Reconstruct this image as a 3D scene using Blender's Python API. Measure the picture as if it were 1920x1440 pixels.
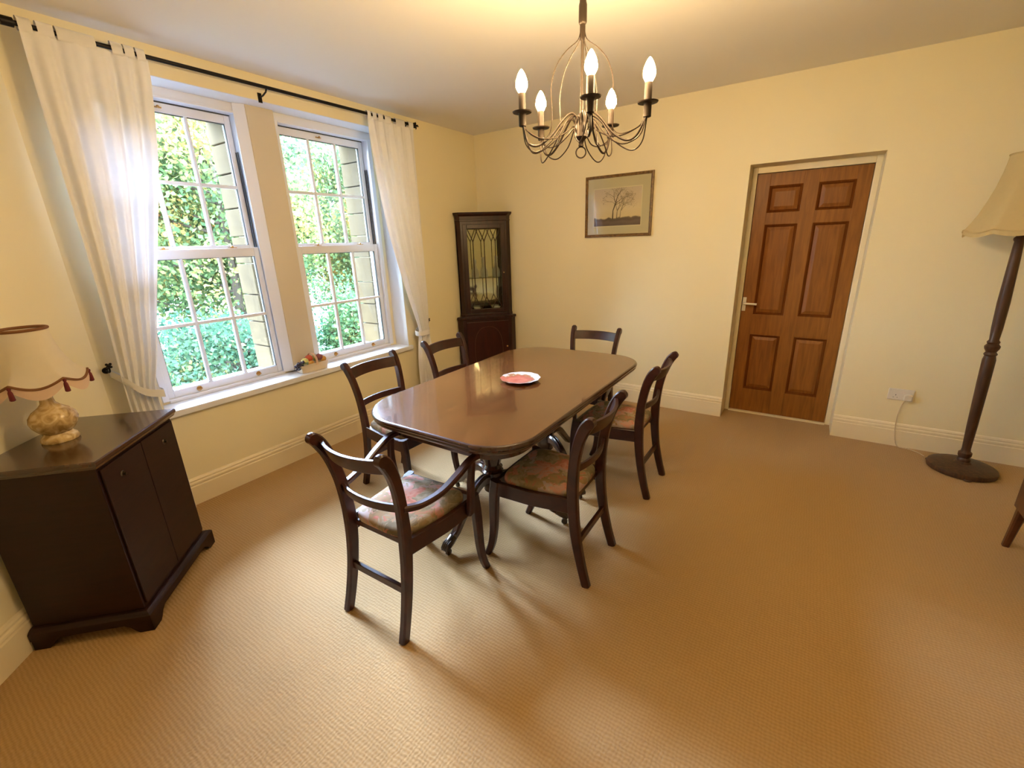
import bpy, math, random
import numpy as np
from mathutils import Vector, Matrix
R = math.radians
random.seed(7)
rng = np.random.default_rng(7)
SC = bpy.context.scene
COL = SC.collection
for o in list(bpy.data.objects):
    bpy.data.objects.remove(o)

# ------------------------------------------------------------------ camera, sky, exposure
cam = bpy.data.cameras.new('camera')
cam.sensor_width = 36.0
cam.lens = 826.536 / 1920 * 36
cam.clip_start = 0.02
cam.clip_end = 300
co = bpy.data.objects.new('camera', cam)
COL.objects.link(co)
r_, u_, f_ = (0.83560761, 0.54839955, -0.03190395), (-0.14212032, 0.27192209, 0.95176688), (-0.53062391, 0.79076944, -0.30515889)
m = Matrix.Identity(4)
for i in range(3):
    m[i][0] = r_[i]; m[i][1] = u_[i]; m[i][2] = -f_[i]
m[0][3], m[1][3], m[2][3] = 3.12046, -4.09125, 1.54556
co.matrix_world = m
SC.camera = co

SKY_STRENGTH = 36.0
SKY_COLOR = (0.70, 0.84, 1.0)
BULB_STRENGTH = 440.0
BULB_COLOR = (1.0, 0.675, 0.32)
w = bpy.data.worlds.new('overcast_sky')
SC.world = w
w.use_nodes = True
bg = w.node_tree.nodes['Background']
bg.inputs[0].default_value = (*SKY_COLOR, 1)
bg.inputs[1].default_value = SKY_STRENGTH
# veiled sun: broad bright cloud, high over the trees, slanting in through both windows
sun = bpy.data.lights.new('veiled_sun', 'SUN')
sun.energy = 74.0
sun.angle = R(38)
sun.color = (0.46, 0.61, 1.0)
so = bpy.data.objects.new('veiled_sun', sun)
COL.objects.link(so)
so.rotation_euler = Vector((0.86, -0.42, -0.62)).to_track_quat('-Z', 'Y').to_euler()
vs = SC.view_settings
SC.display_settings.display_device = 'sRGB'
vs.view_transform = 'Standard'
vs.look = 'None'
vs.gamma = 1.0
vs.use_curve_mapping = False
vs.exposure = 0.55


# ------------------------------------------------------------------ materials
def _mat(name):
    mt = bpy.data.materials.new(name)
    mt.use_nodes = True
    nt = mt.node_tree
    b = nt.nodes['Principled BSDF']
    return mt, nt, b


def _n(nt, t, **kw):
    n = nt.nodes.new(t)
    for k, v in kw.items():
        setattr(n, k, v)
    return n


def plain(name, col, rough=0.5, metal=0.0, vary=0.06, scale=6.0, bump=0.0, bscale=60.0, coat=0.0, spec=0.5):
    """a colour with a little noise variation and fine relief"""
    mt, nt, b = _mat(name)
    tc = _n(nt, 'ShaderNodeTexCoord')
    nz = _n(nt, 'ShaderNodeTexNoise'); nz.inputs['Scale'].default_value = scale; nz.inputs['Detail'].default_value = 4
    nt.links.new(tc.outputs['Object'], nz.inputs['Vector'])
    mx = _n(nt, 'ShaderNodeMix', data_type='RGBA')
    mx.inputs[6].default_value = tuple(c * (1 - vary) for c in col) + (1,)
    mx.inputs[7].default_value = tuple(min(1, c * (1 + vary)) for c in col) + (1,)
    nt.links.new(nz.outputs['Fac'], mx.inputs[0])
    nt.links.new(mx.outputs[2], b.inputs['Base Color'])
    b.inputs['Roughness'].default_value = rough
    b.inputs['Metallic'].default_value = metal
    b.inputs['Specular IOR Level'].default_value = spec
    b.inputs['Coat Weight'].default_value = coat
    b.inputs['Coat Roughness'].default_value = 0.08
    if bump:
        n2 = _n(nt, 'ShaderNodeTexNoise'); n2.inputs['Scale'].default_value = bscale; n2.inputs['Detail'].default_value = 3
        nt.links.new(tc.outputs['Object'], n2.inputs['Vector'])
        bp = _n(nt, 'ShaderNodeBump'); bp.inputs['Strength'].default_value = bump; bp.inputs['Distance'].default_value = 0.01
        nt.links.new(n2.outputs['Fac'], bp.inputs['Height'])
        nt.links.new(bp.outputs['Normal'], b.inputs['Normal'])
    return mt


def wood(name, dark, light, rough=0.3, stretch=(1, 1, 12), scale=5.0, coat=0.3, coat_rough=0.12, spec=0.5, contrast=(0.35, 0.7)):
    """wood grain: noise squeezed across the grain"""
    mt, nt, b = _mat(name)
    tc = _n(nt, 'ShaderNodeTexCoord')
    mp = _n(nt, 'ShaderNodeMapping'); mp.inputs['Scale'].default_value = stretch
    nz = _n(nt, 'ShaderNodeTexNoise'); nz.inputs['Scale'].default_value = scale; nz.inputs['Detail'].default_value = 6
    nz.inputs['Distortion'].default_value = 0.6
    cr = _n(nt, 'ShaderNodeValToRGB')
    cr.color_ramp.elements[0].position = contrast[0]; cr.color_ramp.elements[0].color = (*dark, 1)
    cr.color_ramp.elements[1].position = contrast[1]; cr.color_ramp.elements[1].color = (*light, 1)
    nt.links.new(tc.outputs['Object'], mp.inputs['Vector'])
    nt.links.new(mp.outputs['Vector'], nz.inputs['Vector'])
    nt.links.new(nz.outputs['Fac'], cr.inputs['Fac'])
    nt.links.new(cr.outputs['Color'], b.inputs['Base Color'])
    b.inputs['Roughness'].default_value = rough
    b.inputs['Coat Weight'].default_value = coat
    b.inputs['Coat Roughness'].default_value = coat_rough
    b.inputs['Specular IOR Level'].default_value = spec
    return mt


def carpet_mat():
    mt, nt, b = _mat('ribbed_carpet')
    tc = _n(nt, 'ShaderNodeTexCoord')
    sx = _n(nt, 'ShaderNodeSeparateXYZ')
    nt.links.new(tc.outputs['Object'], sx.inputs[0])
    # wobble
    nz = _n(nt, 'ShaderNodeTexNoise'); nz.inputs['Scale'].default_value = 28; nz.inputs['Detail'].default_value = 3
    nt.links.new(tc.outputs['Object'], nz.inputs['Vector'])

    def wave(out, pitch, wob):
        a = _n(nt, 'ShaderNodeMath', operation='MULTIPLY'); a.inputs[1].default_value = 2 * math.pi / pitch
        nt.links.new(out, a.inputs[0])
        c = _n(nt, 'ShaderNodeMath', operation='MULTIPLY_ADD'); c.inputs[1].default_value = wob
        nt.links.new(nz.outputs['Fac'], c.inputs[0]); nt.links.new(a.outputs[0], c.inputs[2])
        s = _n(nt, 'ShaderNodeMath', operation='SINE')
        nt.links.new(c.outputs[0], s.inputs[0])
        return s
    s1 = wave(sx.outputs['Y'], 0.0135, 7.0)
    s2 = wave(sx.outputs['X'], 0.0125, 11.0)
    mul = _n(nt, 'ShaderNodeMath', operation='MULTIPLY_ADD'); mul.inputs[1].default_value = 0.55
    nt.links.new(s2.outputs[0], mul.inputs[0]); nt.links.new(s1.outputs[0], mul.inputs[2])
    mr = _n(nt, 'ShaderNodeMapRange'); mr.inputs[1].default_value = -1.5; mr.inputs[2].default_value = 1.5
    nt.links.new(mul.outputs[0], mr.inputs[0])
    big = _n(nt, 'ShaderNodeTexNoise'); big.inputs['Scale'].default_value = 1.3; big.inputs['Detail'].default_value = 3
    nt.links.new(tc.outputs['Object'], big.inputs['Vector'])
    cr = _n(nt, 'ShaderNodeValToRGB')
    cr.color_ramp.elements[0].position = 0.0; cr.color_ramp.elements[0].color = (0.36, 0.225, 0.088, 1)
    cr.color_ramp.elements[1].position = 1.0; cr.color_ramp.elements[1].color = (0.445, 0.288, 0.125, 1)
    nt.links.new(mr.outputs[0], cr.inputs['Fac'])
    mx = _n(nt, 'ShaderNodeMix', data_type='RGBA', blend_type='MULTIPLY'); mx.inputs[0].default_value = 0.25
    nt.links.new(cr.outputs['Color'], mx.inputs[6]); nt.links.new(big.outputs['Color'], mx.inputs[7])
    hs = _n(nt, 'ShaderNodeMix', data_type='RGBA'); hs.inputs[0].default_value = 0.0
    nt.links.new(cr.outputs['Color'], hs.inputs[6])
    nt.links.new(hs.outputs[2], b.inputs['Base Color'])
    b.inputs['Roughness'].default_value = 0.95
    b.inputs['Specular IOR Level'].default_value = 0.15
    b.inputs['Sheen Weight'].default_value = 0.15
    bp = _n(nt, 'ShaderNodeBump'); bp.inputs['Strength'].default_value = 0.45; bp.inputs['Distance'].default_value = 0.004
    nt.links.new(mr.outputs[0], bp.inputs['Height'])
    nt.links.new(bp.outputs['Normal'], b.inputs['Normal'])
    return mt


def cloth_mat(name, col, transl=0.4, transp=0.12, weave=900.0):
    mt, nt, b = _mat(name)
    out = nt.nodes['Material Output']
    nt.nodes.remove(b)
    tc = _n(nt, 'ShaderNodeTexCoord')
    nz = _n(nt, 'ShaderNodeTexNoise'); nz.inputs['Scale'].default_value = 40
    nt.links.new(tc.outputs['Object'], nz.inputs['Vector'])
    mx = _n(nt, 'ShaderNodeMix', data_type='RGBA')
    mx.inputs[6].default_value = tuple(c * 0.95 for c in col) + (1,); mx.inputs[7].default_value = (*col, 1)
    nt.links.new(nz.outputs['Fac'], mx.inputs[0])
    d = _n(nt, 'ShaderNodeBsdfDiffuse'); t = _n(nt, 'ShaderNodeBsdfTranslucent'); tr = _n(nt, 'ShaderNodeBsdfTransparent')
    nt.links.new(mx.outputs[2], d.inputs[0]); nt.links.new(mx.outputs[2], t.inputs[0])
    m1 = _n(nt, 'ShaderNodeMixShader'); m1.inputs[0].default_value = transl
    nt.links.new(d.outputs[0], m1.inputs[1]); nt.links.new(t.outputs[0], m1.inputs[2])
    m2 = _n(nt, 'ShaderNodeMixShader'); m2.inputs[0].default_value = transp
    nt.links.new(m1.outputs[0], m2.inputs[1]); nt.links.new(tr.outputs[0], m2.inputs[2])
    nt.links.new(m2.outputs[0], out.inputs[0])
    return mt


def pane_mat(name='window_glass', tint=(0.97, 0.99, 0.98), refl=1.0):
    mt, nt, b = _mat(name)
    out = nt.nodes['Material Output']
    nt.nodes.remove(b)
    tr = _n(nt, 'ShaderNodeBsdfTransparent'); tr.inputs[0].default_value = (*tint, 1)
    gl = _n(nt, 'ShaderNodeBsdfGlossy'); gl.inputs['Roughness'].default_value = 0.02
    fr = _n(nt, 'ShaderNodeFresnel'); fr.inputs['IOR'].default_value = 1.45
    ml = _n(nt, 'ShaderNodeMath', operation='MULTIPLY'); ml.inputs[1].default_value = refl
    nt.links.new(fr.outputs[0], ml.inputs[0])
    mx = _n(nt, 'ShaderNodeMixShader')
    nt.links.new(ml.outputs[0], mx.inputs[0]); nt.links.new(tr.outputs[0], mx.inputs[1]); nt.links.new(gl.outputs[0], mx.inputs[2])
    nt.links.new(mx.outputs[0], out.inputs[0])
    return mt


def ramp_mat(name, stops, scale=6.0, detail=4.0, rough=0.7, distortion=0.0, voronoi=False, constant=False, transl=0.0, bump=0.0):
    """colours picked from a ramp by noise: fabrics, leaves, printed flowers, mottled stone"""
    mt, nt, b = _mat(name)
    out = nt.nodes['Material Output']
    tc = _n(nt, 'ShaderNodeTexCoord')
    nz = _n(nt, 'ShaderNodeTexNoise'); nz.inputs['Scale'].default_value = scale; nz.inputs['Detail'].default_value = detail
    nz.inputs['Distortion'].default_value = distortion
    nt.links.new(tc.outputs['Object'], nz.inputs['Vector'])
    fac = nz.outputs['Fac']
    if voronoi:
        vo = _n(nt, 'ShaderNodeTexVoronoi'); vo.inputs['Scale'].default_value = scale * 0.9
        vm = _n(nt, 'ShaderNodeMix', data_type='VECTOR'); vm.inputs[0].default_value = 0.12
        nt.links.new(tc.outputs['Object'], vm.inputs[4]); nt.links.new(nz.outputs['Color'], vm.inputs[5])
        nt.links.new(vm.outputs[1], vo.inputs['Vector'])
        ad = _n(nt, 'ShaderNodeSeparateColor')
        nt.links.new(vo.outputs['Color'], ad.inputs[0])
        mxf = _n(nt, 'ShaderNodeMix'); mxf.inputs[0].default_value = 0.45
        nt.links.new(ad.outputs[0], mxf.inputs[2]); nt.links.new(nz.outputs['Fac'], mxf.inputs[3])
        fac = mxf.outputs[0]
    cr = _n(nt, 'ShaderNodeValToRGB')
    if constant:
        cr.color_ramp.interpolation = 'CONSTANT'
    els = cr.color_ramp.elements
    while len(els) < len(stops):
        els.new(0.5)
    for e, (p, c) in zip(els, stops):
        e.position = p; e.color = (*c, 1)
    nt.links.new(fac, cr.inputs['Fac'])
    nt.links.new(cr.outputs['Color'], b.inputs['Base Color'])
    b.inputs['Roughness'].default_value = rough
    if bump:
        bp = _n(nt, 'ShaderNodeBump'); bp.inputs['Strength'].default_value = bump; bp.inputs['Distance'].default_value = 0.01
        nt.links.new(nz.outputs['Fac'], bp.inputs['Height']); nt.links.new(bp.outputs['Normal'], b.inputs['Normal'])
    if transl:
        t = _n(nt, 'ShaderNodeBsdfTranslucent'); nt.links.new(cr.outputs['Color'], t.inputs[0])
        mx = _n(nt, 'ShaderNodeMixShader'); mx.inputs[0].default_value = transl
        nt.links.new(b.outputs[0], mx.inputs[1]); nt.links.new(t.outputs[0], mx.inputs[2]); nt.links.new(mx.outputs[0], out.inputs[0])
    return mt


def emit_mat(name, col, strength):
    mt, nt, b = _mat(name)
    nt.nodes.remove(b)
    e = _n(nt, 'ShaderNodeEmission'); e.inputs[0].default_value = (*col, 1); e.inputs[1].default_value = strength
    nt.links.new(e.outputs[0], nt.nodes['Material Output'].inputs[0])
    return mt


def leaf_mat(name, stops):
    mt, nt, b = _mat(name)
    out = nt.nodes['Material Output']; nt.nodes.remove(b)
    at = _n(nt, 'ShaderNodeAttribute', attribute_name='leaf_tint')
    cr = _n(nt, 'ShaderNodeValToRGB')
    els = cr.color_ramp.elements
    while len(els) < len(stops):
        els.new(0.5)
    for e, (p, c) in zip(els, stops):
        e.position = p; e.color = (*c, 1)
    nt.links.new(at.outputs['Fac'], cr.inputs['Fac'])
    d = _n(nt, 'ShaderNodeBsdfDiffuse'); t = _n(nt, 'ShaderNodeBsdfTranslucent')
    nt.links.new(cr.outputs[0], d.inputs[0]); nt.links.new(cr.outputs[0], t.inputs[0])
    mx = _n(nt, 'ShaderNodeMixShader'); mx.inputs[0].default_value = 0.45
    nt.links.new(d.outputs[0], mx.inputs[1]); nt.links.new(t.outputs[0], mx.inputs[2]); nt.links.new(mx.outputs[0], out.inputs[0])
    return mt


M = dict(
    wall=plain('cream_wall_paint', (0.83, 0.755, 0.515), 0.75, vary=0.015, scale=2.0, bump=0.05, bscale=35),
    ceiling=plain('white_ceiling_paint', (0.80, 0.775, 0.72), 0.8, vary=0.012, scale=2.0, bump=0.05, bscale=25),
    trim=plain('cream_gloss_paint', (0.83, 0.74, 0.53), 0.35, vary=0.01),
    white=plain('white_gloss_paint', (0.76, 0.79, 0.84), 0.3, vary=0.01),
    gap=plain('dark_window_gap', (0.03, 0.035, 0.045), 0.6),
    seal=plain('grey_glazing_seal', (0.10, 0.11, 0.12), 0.6),
    carpet=carpet_mat(),
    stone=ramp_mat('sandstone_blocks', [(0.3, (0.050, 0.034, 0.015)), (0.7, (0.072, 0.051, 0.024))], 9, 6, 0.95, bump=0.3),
    mortar=plain('stone_mortar', (0.25, 0.22, 0.18), 0.95),
    chair=wood('dark_mahogany_chair', (0.022, 0.0055, 0.004), (0.050, 0.012, 0.007), 0.38, (3, 3, 3), 5, 0.2, spec=0.35),
    sideboard=wood('dark_mahogany_sideboard', (0.012, 0.0026, 0.0018), (0.022, 0.0050, 0.0028), 0.42, (1.2, 1.2, 12), 4, 0.06, 0.25, spec=0.3),
    sidetop=wood('mahogany_sideboard_top', (0.030, 0.011, 0.006), (0.060, 0.022, 0.011), 0.22, (6, 6, 1), 4, 0.6, 0.10),
    cabinet=wood('mahogany_cabinet', (0.016, 0.0042, 0.0025), (0.036, 0.009, 0.0045), 0.35, (6, 6, 1.0), 4, 0.15, spec=0.35),
    cabdoor=wood('red_mahogany_panel', (0.026, 0.0042, 0.0025), (0.045, 0.007, 0.0035), 0.35, (6, 6, 1.0), 4, 0.15, spec=0.35),
    inlay=plain('pale_inlay', (0.10, 0.04, 0.015), 0.4),
    table=wood('polished_mahogany_table_top', (0.085, 0.031, 0.009), (0.155, 0.060, 0.018), 0.16, (9, 1, 1), 3.2, 0.8, 0.05, contrast=(0.3, 0.75)),
    tedge=wood('dark_table_edge', (0.030, 0.010, 0.006), (0.060, 0.020, 0.010), 0.25, (6, 1, 1), 4, 0.6),
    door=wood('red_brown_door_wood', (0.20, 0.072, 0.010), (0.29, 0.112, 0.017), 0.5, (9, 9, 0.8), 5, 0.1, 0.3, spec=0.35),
    doormould=wood('shade_toned_door_moulding', (0.11, 0.032, 0.006), (0.15, 0.047, 0.009), 0.85, (9, 9, 0.8), 5, 0.0, 0.3, spec=0.05),  # shade of the panel recesses put into a darker wood colour
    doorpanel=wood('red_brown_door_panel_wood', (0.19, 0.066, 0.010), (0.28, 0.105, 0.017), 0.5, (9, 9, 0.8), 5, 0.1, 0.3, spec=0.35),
    seat=ramp_mat('floral_tapestry', [(0.0, (0.085, 0.065, 0.035)), (0.30, (0.17, 0.135, 0.07)), (0.42, (0.34, 0.28, 0.19)), (0.50, (0.20, 0.155, 0.08)), (0.60, (0.30, 0.20, 0.10)), (0.635, (0.42, 0.14, 0.095)), (0.70, (0.50, 0.25, 0.19)), (0.78, (0.36, 0.30, 0.27)), (0.86, (0.46, 0.36, 0.28))], 17, 6, 0.9, 1.2, voronoi=True, bump=0.15),
    castor=plain('dark_brass', (0.075, 0.06, 0.045), 0.3, 0.9),
    brass=plain('brass', (0.55, 0.34, 0.13), 0.3, 1.0),
    iron=plain('black_wrought_iron', (0.012, 0.010, 0.009), 0.45, 0.6, bump=0.1),
    bronze=plain('antique_bronze_metal', (0.030, 0.019, 0.012), 0.5, 0.4),
    bronzewire=plain('bronze_wire', (0.035, 0.022, 0.014), 0.5, 0.5),
    candle=plain('antique_candle_sleeve', (0.035, 0.022, 0.014), 0.6),
    bulb=emit_mat('lit_bulb', BULB_COLOR, BULB_STRENGTH),
    curtain=cloth_mat('sheer_white_cotton', (0.84, 0.84, 0.84), 0.085, 0.004),
    shade=cloth_mat('cream_lampshade_silk', (0.70, 0.57, 0.31), 0.3, 0.0),
    shadelight=cloth_mat('pale_lampshade_silk', (0.86, 0.80, 0.66), 0.45, 0.0),
    frill=cloth_mat('peach_lace_frill', (0.82, 0.62, 0.46), 0.4, 0.05),
    braid=plain('gold_brown_braid', (0.19, 0.08, 0.026), 0.8, bump=0.4, bscale=400),
    tassel=plain('burgundy_tassel', (0.13, 0.014, 0.016), 0.8),
    onyx=ramp_mat('mottled_onyx', [(0.3, (0.30, 0.19, 0.07)), (0.5, (0.55, 0.40, 0.19)), (0.68, (0.72, 0.60, 0.38))], 22, 6, 0.25, 1.5),
    lampwood=wood('turned_dark_oak', (0.034, 0.012, 0.005), (0.085, 0.032, 0.012), 0.5, (10, 10, 1), 6, 0.1),
    plastic=plain('white_plastic', (0.75, 0.72, 0.66), 0.35, vary=0.0),
    flex=plain('cream_flex', (0.62, 0.52, 0.34), 0.5),
    glass=pane_mat(),
    cabglass=pane_mat('cabinet_glass', (0.90, 0.92, 0.88), 1.0),
    mirror=plain('aged_mirror', (0.86, 0.85, 0.76), 0.04, 1.0),
    gilt=wood('gilt_picture_frame', (0.10, 0.050, 0.012), (0.24, 0.135, 0.035), 0.35, (4, 4, 4), 12, 0.3),
    mount=plain('sage_mount_board', (0.62, 0.54, 0.37), 0.8, vary=0.03),
    mountline=plain('cream_bevel_cut', (0.75, 0.66, 0.46), 0.7),
    china=plain('white_china', (0.82, 0.80, 0.78), 0.15, coat=0.4),
    bark=plain('tree_bark', (0.045, 0.035, 0.028), 0.95, bump=0.5, bscale=20),
    grass=ramp_mat('grass_ground', [(0.3, (0.018, 0.028, 0.012)), (0.7, (0.045, 0.060, 0.026))], 3, 6, 0.95),
    upholstery=ramp_mat('olive_brown_upholstery', [(0.3, (0.12, 0.075, 0.026)), (0.7, (0.19, 0.12, 0.045))], 60, 4, 0.9, bump=0.1),
    chairred=wood('red_brown_easy_chair_wood', (0.055, 0.014, 0.006), (0.10, 0.027, 0.010), 0.35, (3, 3, 3), 5, 0.4),
)


# ------------------------------------------------------------------ mesh builder
class MB:
    def __init__(s):
        s.v = []; s.f = []

    def add(s, vs, fs):
        b = len(s.v)
        s.v += [tuple(v) for v in vs]
        s.f += [tuple(i + b for i in f) for f in fs]
        return s

    def box(s, x0, x1, y0, y1, z0, z1, mat=None):
        vs = [(x, y, z) for z in (z0, z1) for y in (y0, y1) for x in (x0, x1)]
        if mat is not None:
            vs = [tuple(mat @ Vector(v)) for v in vs]
        return s.add(vs, [(0, 2, 3, 1), (4, 5, 7, 6), (0, 1, 5, 4), (2, 6, 7, 3), (0, 4, 6, 2), (1, 3, 7, 5)])

    def loft(s, rings, cap0=True, cap1=True, closed=False):
        n = len(rings[0]); vs = [p for r in rings for p in r]; fs = []
        k = len(rings)
        for i in range(k if closed else k - 1):
            a, b = i * n, ((i + 1) % k) * n
            for j in range(n):
                fs.append((a + j, a + (j + 1) % n, b + (j + 1) % n, b + j))
        if not closed:
            if cap0: fs.append(tuple(range(n - 1, -1, -1)))
            if cap1: fs.append(tuple((k - 1) * n + j for j in range(n)))
        return s.add(vs, fs)

    def prism(s, poly, z0, z1):
        return s.loft([[(x, y, z0) for x, y in poly], [(x, y, z1) for x, y in poly]])

    def lathe(s, prof, c=(0, 0, 0), n=24, cap=True):
        rings = [[(c[0] + r * math.cos(2 * math.pi * j / n), c[1] + r * math.sin(2 * math.pi * j / n), c[2] + z) for j in range(n)] for r, z in prof]
        return s.loft(rings, cap, cap)

    def tube(s, pts, rad, n=8, closed=False):
        pts = [Vector(p) for p in pts]
        rr = rad if isinstance(rad, (list, tuple)) else [rad] * len(pts)
        up = None; rings = []
        k = len(pts)
        for i, p in enumerate(pts):
            if closed:
                t = pts[(i + 1) % k] - pts[i - 1]
            else:
                t = pts[min(i + 1, k - 1)] - pts[max(i - 1, 0)]
            t.normalize()
            if up is None:
                up = Vector((0, 0, 1)) if abs(t.z) < 0.9 else Vector((1, 0, 0))
            a = t.cross(up)
            if a.length < 1e-5:
                a = t.cross(Vector((0, 1, 0)))
            a.normalize(); b = a.cross(t); b.normalize(); up = b
            rings.append([tuple(p + (a * math.cos(2 * math.pi * j / n) + b * math.sin(2 * math.pi * j / n)) * rr[i]) for j in range(n)])
        return s.loft(rings, True, True, closed)

    def bar(s, pts, side, wid, dep, ch=0.2):
        """rounded-rectangular section swept along pts; side = fixed width axis"""
        pts = [Vector(p) for p in pts]; side = Vector(side).normalized(); k = len(pts)
        W = wid if isinstance(wid, (list, tuple)) else [wid] * k
        D = dep if isinstance(dep, (list, tuple)) else [dep] * k
        rings = []
        for i, p in enumerate(pts):
            t = (pts[min(i + 1, k - 1)] - pts[max(i - 1, 0)]).normalized()
            nrm = side.cross(t).normalized(); sd = t.cross(nrm).normalized()
            a, b = W[i] / 2, D[i] / 2; c = min(a, b) * ch * 2
            sec = [(a - c, -b), (a, -b + c), (a, b - c), (a - c, b), (-a + c, b), (-a, b - c), (-a, -b + c), (-a + c, -b)]
            rings.append([tuple(p + sd * x + nrm * y) for x, y in sec])
        return s.loft(rings)

    def sphere(s, c, r, n=12, k=8, sc=(1, 1, 1)):
        prof = [(max(1e-4, math.sin(math.pi * i / k)), -math.cos(math.pi * i / k)) for i in range(k + 1)]
        rings = [[(c[0] + r * sc[0] * q * math.cos(2 * math.pi * j / n), c[1] + r * sc[1] * q * math.sin(2 * math.pi * j / n), c[2] + r * sc[2] * z) for j in range(n)] for q, z in prof]
        return s.loft(rings)

    def extrude_path(s, prof, a, b, inward):
        """profile (d,z) swept from a to b; d measured along inward"""
        ra = [(a[0] + inward[0] * d, a[1] + inward[1] * d, z) for d, z in prof]
        rb = [(b[0] + inward[0] * d, b[1] + inward[1] * d, z) for d, z in prof]
        return s.loft([ra, rb])


def obj(name, mb, mat, parent=None, loc=None, smooth=35, bevel=0.0, seg=2, label=None):
    me = bpy.data.meshes.new(name)
    me.from_pydata(mb.v, [], mb.f)
    me.materials.append(mat if not isinstance(mat, str) else M[mat])
    import bmesh
    bm = bmesh.new(); bm.from_mesh(me)
    bmesh.ops.recalc_face_normals(bm, faces=bm.faces)
    bm.to_mesh(me); bm.free()
    if smooth:
        for p in me.polygons:
            p.use_smooth = True
        me.set_sharp_from_angle(angle=R(smooth))
    o = bpy.data.objects.new(name, me)
    COL.objects.link(o)
    if parent is not None:
        o.parent = parent
    if loc is not None:
        o.location = loc
    if bevel:
        b = o.modifiers.new('bevel', 'BEVEL'); b.width = bevel; b.segments = seg; b.limit_method = 'ANGLE'; b.angle_limit = R(40)
        b.harden_normals = False
    if label:
        o['label'] = label
    return o


def thing(name, label, cat, loc=(0, 0, 0), rz=0.0, group=None):
    o = bpy.data.objects.new(name, None)
    o.empty_display_size = 0.1
    COL.objects.link(o)
    o.location = loc; o.rotation_euler = (0, 0, rz)
    return tag(o, label, cat, group)


def tag(o, label, cat, group=None):
    o['label'] = label; o['category'] = cat
    if group:
        o['group'] = group
    return o


def struct(o, label=None):
    o['kind'] = 'structure'
    if label:
        o['label'] = label
    return o


def empty(name, loc=(0, 0, 0)):
    o = bpy.data.objects.new(name, None); o.empty_display_size = 0.1
    COL.objects.link(o); o.location = loc
    return o


def copy_tree(o, parent=None):
    c = o.copy(); COL.objects.link(c)
    if parent is not None:
        c.parent = parent
    for ch in list(o.children):
        copy_tree(ch, c)
    return c


def smooth_pts(pts, n=6):
    """Catmull-Rom through points (any dimension)"""
    P = [np.array(p, float) for p in pts]
    P = [2 * P[0] - P[1]] + P + [2 * P[-1] - P[-2]]
    out = []
    for i in range(1, len(P) - 2):
        p0, p1, p2, p3 = P[i - 1:i + 3]
        for k in range(n):
            t = k / n
            out.append(0.5 * ((2 * p1) + (-p0 + p2) * t + (2 * p0 - 5 * p1 + 4 * p2 - p3) * t * t + (-p0 + 3 * p1 - 3 * p2 + p3) * t ** 3))
    out.append(P[-2])
    return [tuple(p) for p in out]


# ------------------------------------------------------------------ room shell
H = 2.613
XR, YF = 5.15, -4.95            # right wall, wall behind the camera
A0, A1 = (0.0, -3.415), (1.535, -4.95)   # angled wall in the left corner
BT = 0.022

mb = MB(); mb.box(-0.5, XR + 0.2, YF - 0.2, 0.35, -0.12, 0)
struct(obj('floor', mb, 'carpet', smooth=0), 'ribbed beige wool carpet over the whole floor')
mb = MB(); mb.box(-0.5, XR + 0.2, YF - 0.2, 0.35, H, H + 0.15)
struct(obj('ceiling', mb, 'ceiling', smooth=0), 'plain off-white ceiling')

# window wall (x = 0): recess for two sashes, with a plastered pier between them
RY0, RY1, RZ0, RZ1 = -3.19, -1.19, 0.60, 2.4676
WX = -0.17                      # front of the window frames
OX = -0.50                      # outer face
L0, L1 = -3.135, -2.30          # window openings along y
R0, R1 = -2.085, -1.235
WZ0, WZ1 = 0.655, 2.415
mb = MB()
mb.box(WX, 0, A0[1], RY0, 0, H); mb.box(WX, 0, RY1, 0.0, 0, H)
mb.box(WX, 0, RY0, RY1, 0, RZ0); mb.box(WX, 0, RY0, RY1, RZ1, H)
mb.box(OX, WX, A0[1] - 0.4, L0, 0, H); mb.box(OX, WX, R1, 0.3, 0, H)
mb.box(OX, WX, L0, R1, -1.4, WZ0); mb.box(OX, WX, L0, R1, WZ1, H)
mb.box(OX, WX, L1, R0, WZ0, WZ1)
mb.box(OX - 0.0, WX, A0[1] - 0.4, L0, -1.4, 0); mb.box(OX, WX, R1, 0.3, -1.4, 0)
wall_left = struct(obj('wall_left', mb, 'wall', smooth=0), 'cream painted wall with the deep double window recess')
# plastered pier face with splayed white edges, standing a little proud of the frames
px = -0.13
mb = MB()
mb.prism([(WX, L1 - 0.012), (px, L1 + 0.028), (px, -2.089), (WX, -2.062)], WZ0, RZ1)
obj('window_pier', mb, plain('shade_toned_cream_pier_paint', (0.62, 0.56, 0.44), 0.75, vary=0.015), wall_left, smooth=0)  # same cream paint as the wall, with the pier's shade mixed into the colour
mb = MB()
for (a, b_) in (((WX, L1 - 0.030), (px - 0.004, L1 + 0.024)),):
    dy = 0.016 if a[1] > -2.2 else -0.016
    mb.prism([(a[0], a[1]), (b_[0], b_[1]), (b_[0] + 0.004, b_[1] + dy * 0.2), (a[0] + 0.012, a[1] + dy * 0.9)], WZ0, RZ1 - 0.001)
obj('pier_moulding', mb, 'white', wall_left, smooth=0)
mb = MB()
mb.box(WX, -0.0005, RY0, RY1, RZ1 - 0.004, RZ1)
mb.box(WX, -0.0005, RY0, RY0 + 0.004, 0.641, RZ1 - 0.004); mb.box(WX, -0.0005, RY1 - 0.004, RY1, 0.641, RZ1 - 0.004)
mb.box(WX, WX + 0.004, RY0 + 0.004, RY1 - 0.004, WZ1, RZ1 - 0.004)
obj('recess_lining', mb, 'white', wall_left, smooth=0)
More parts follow.
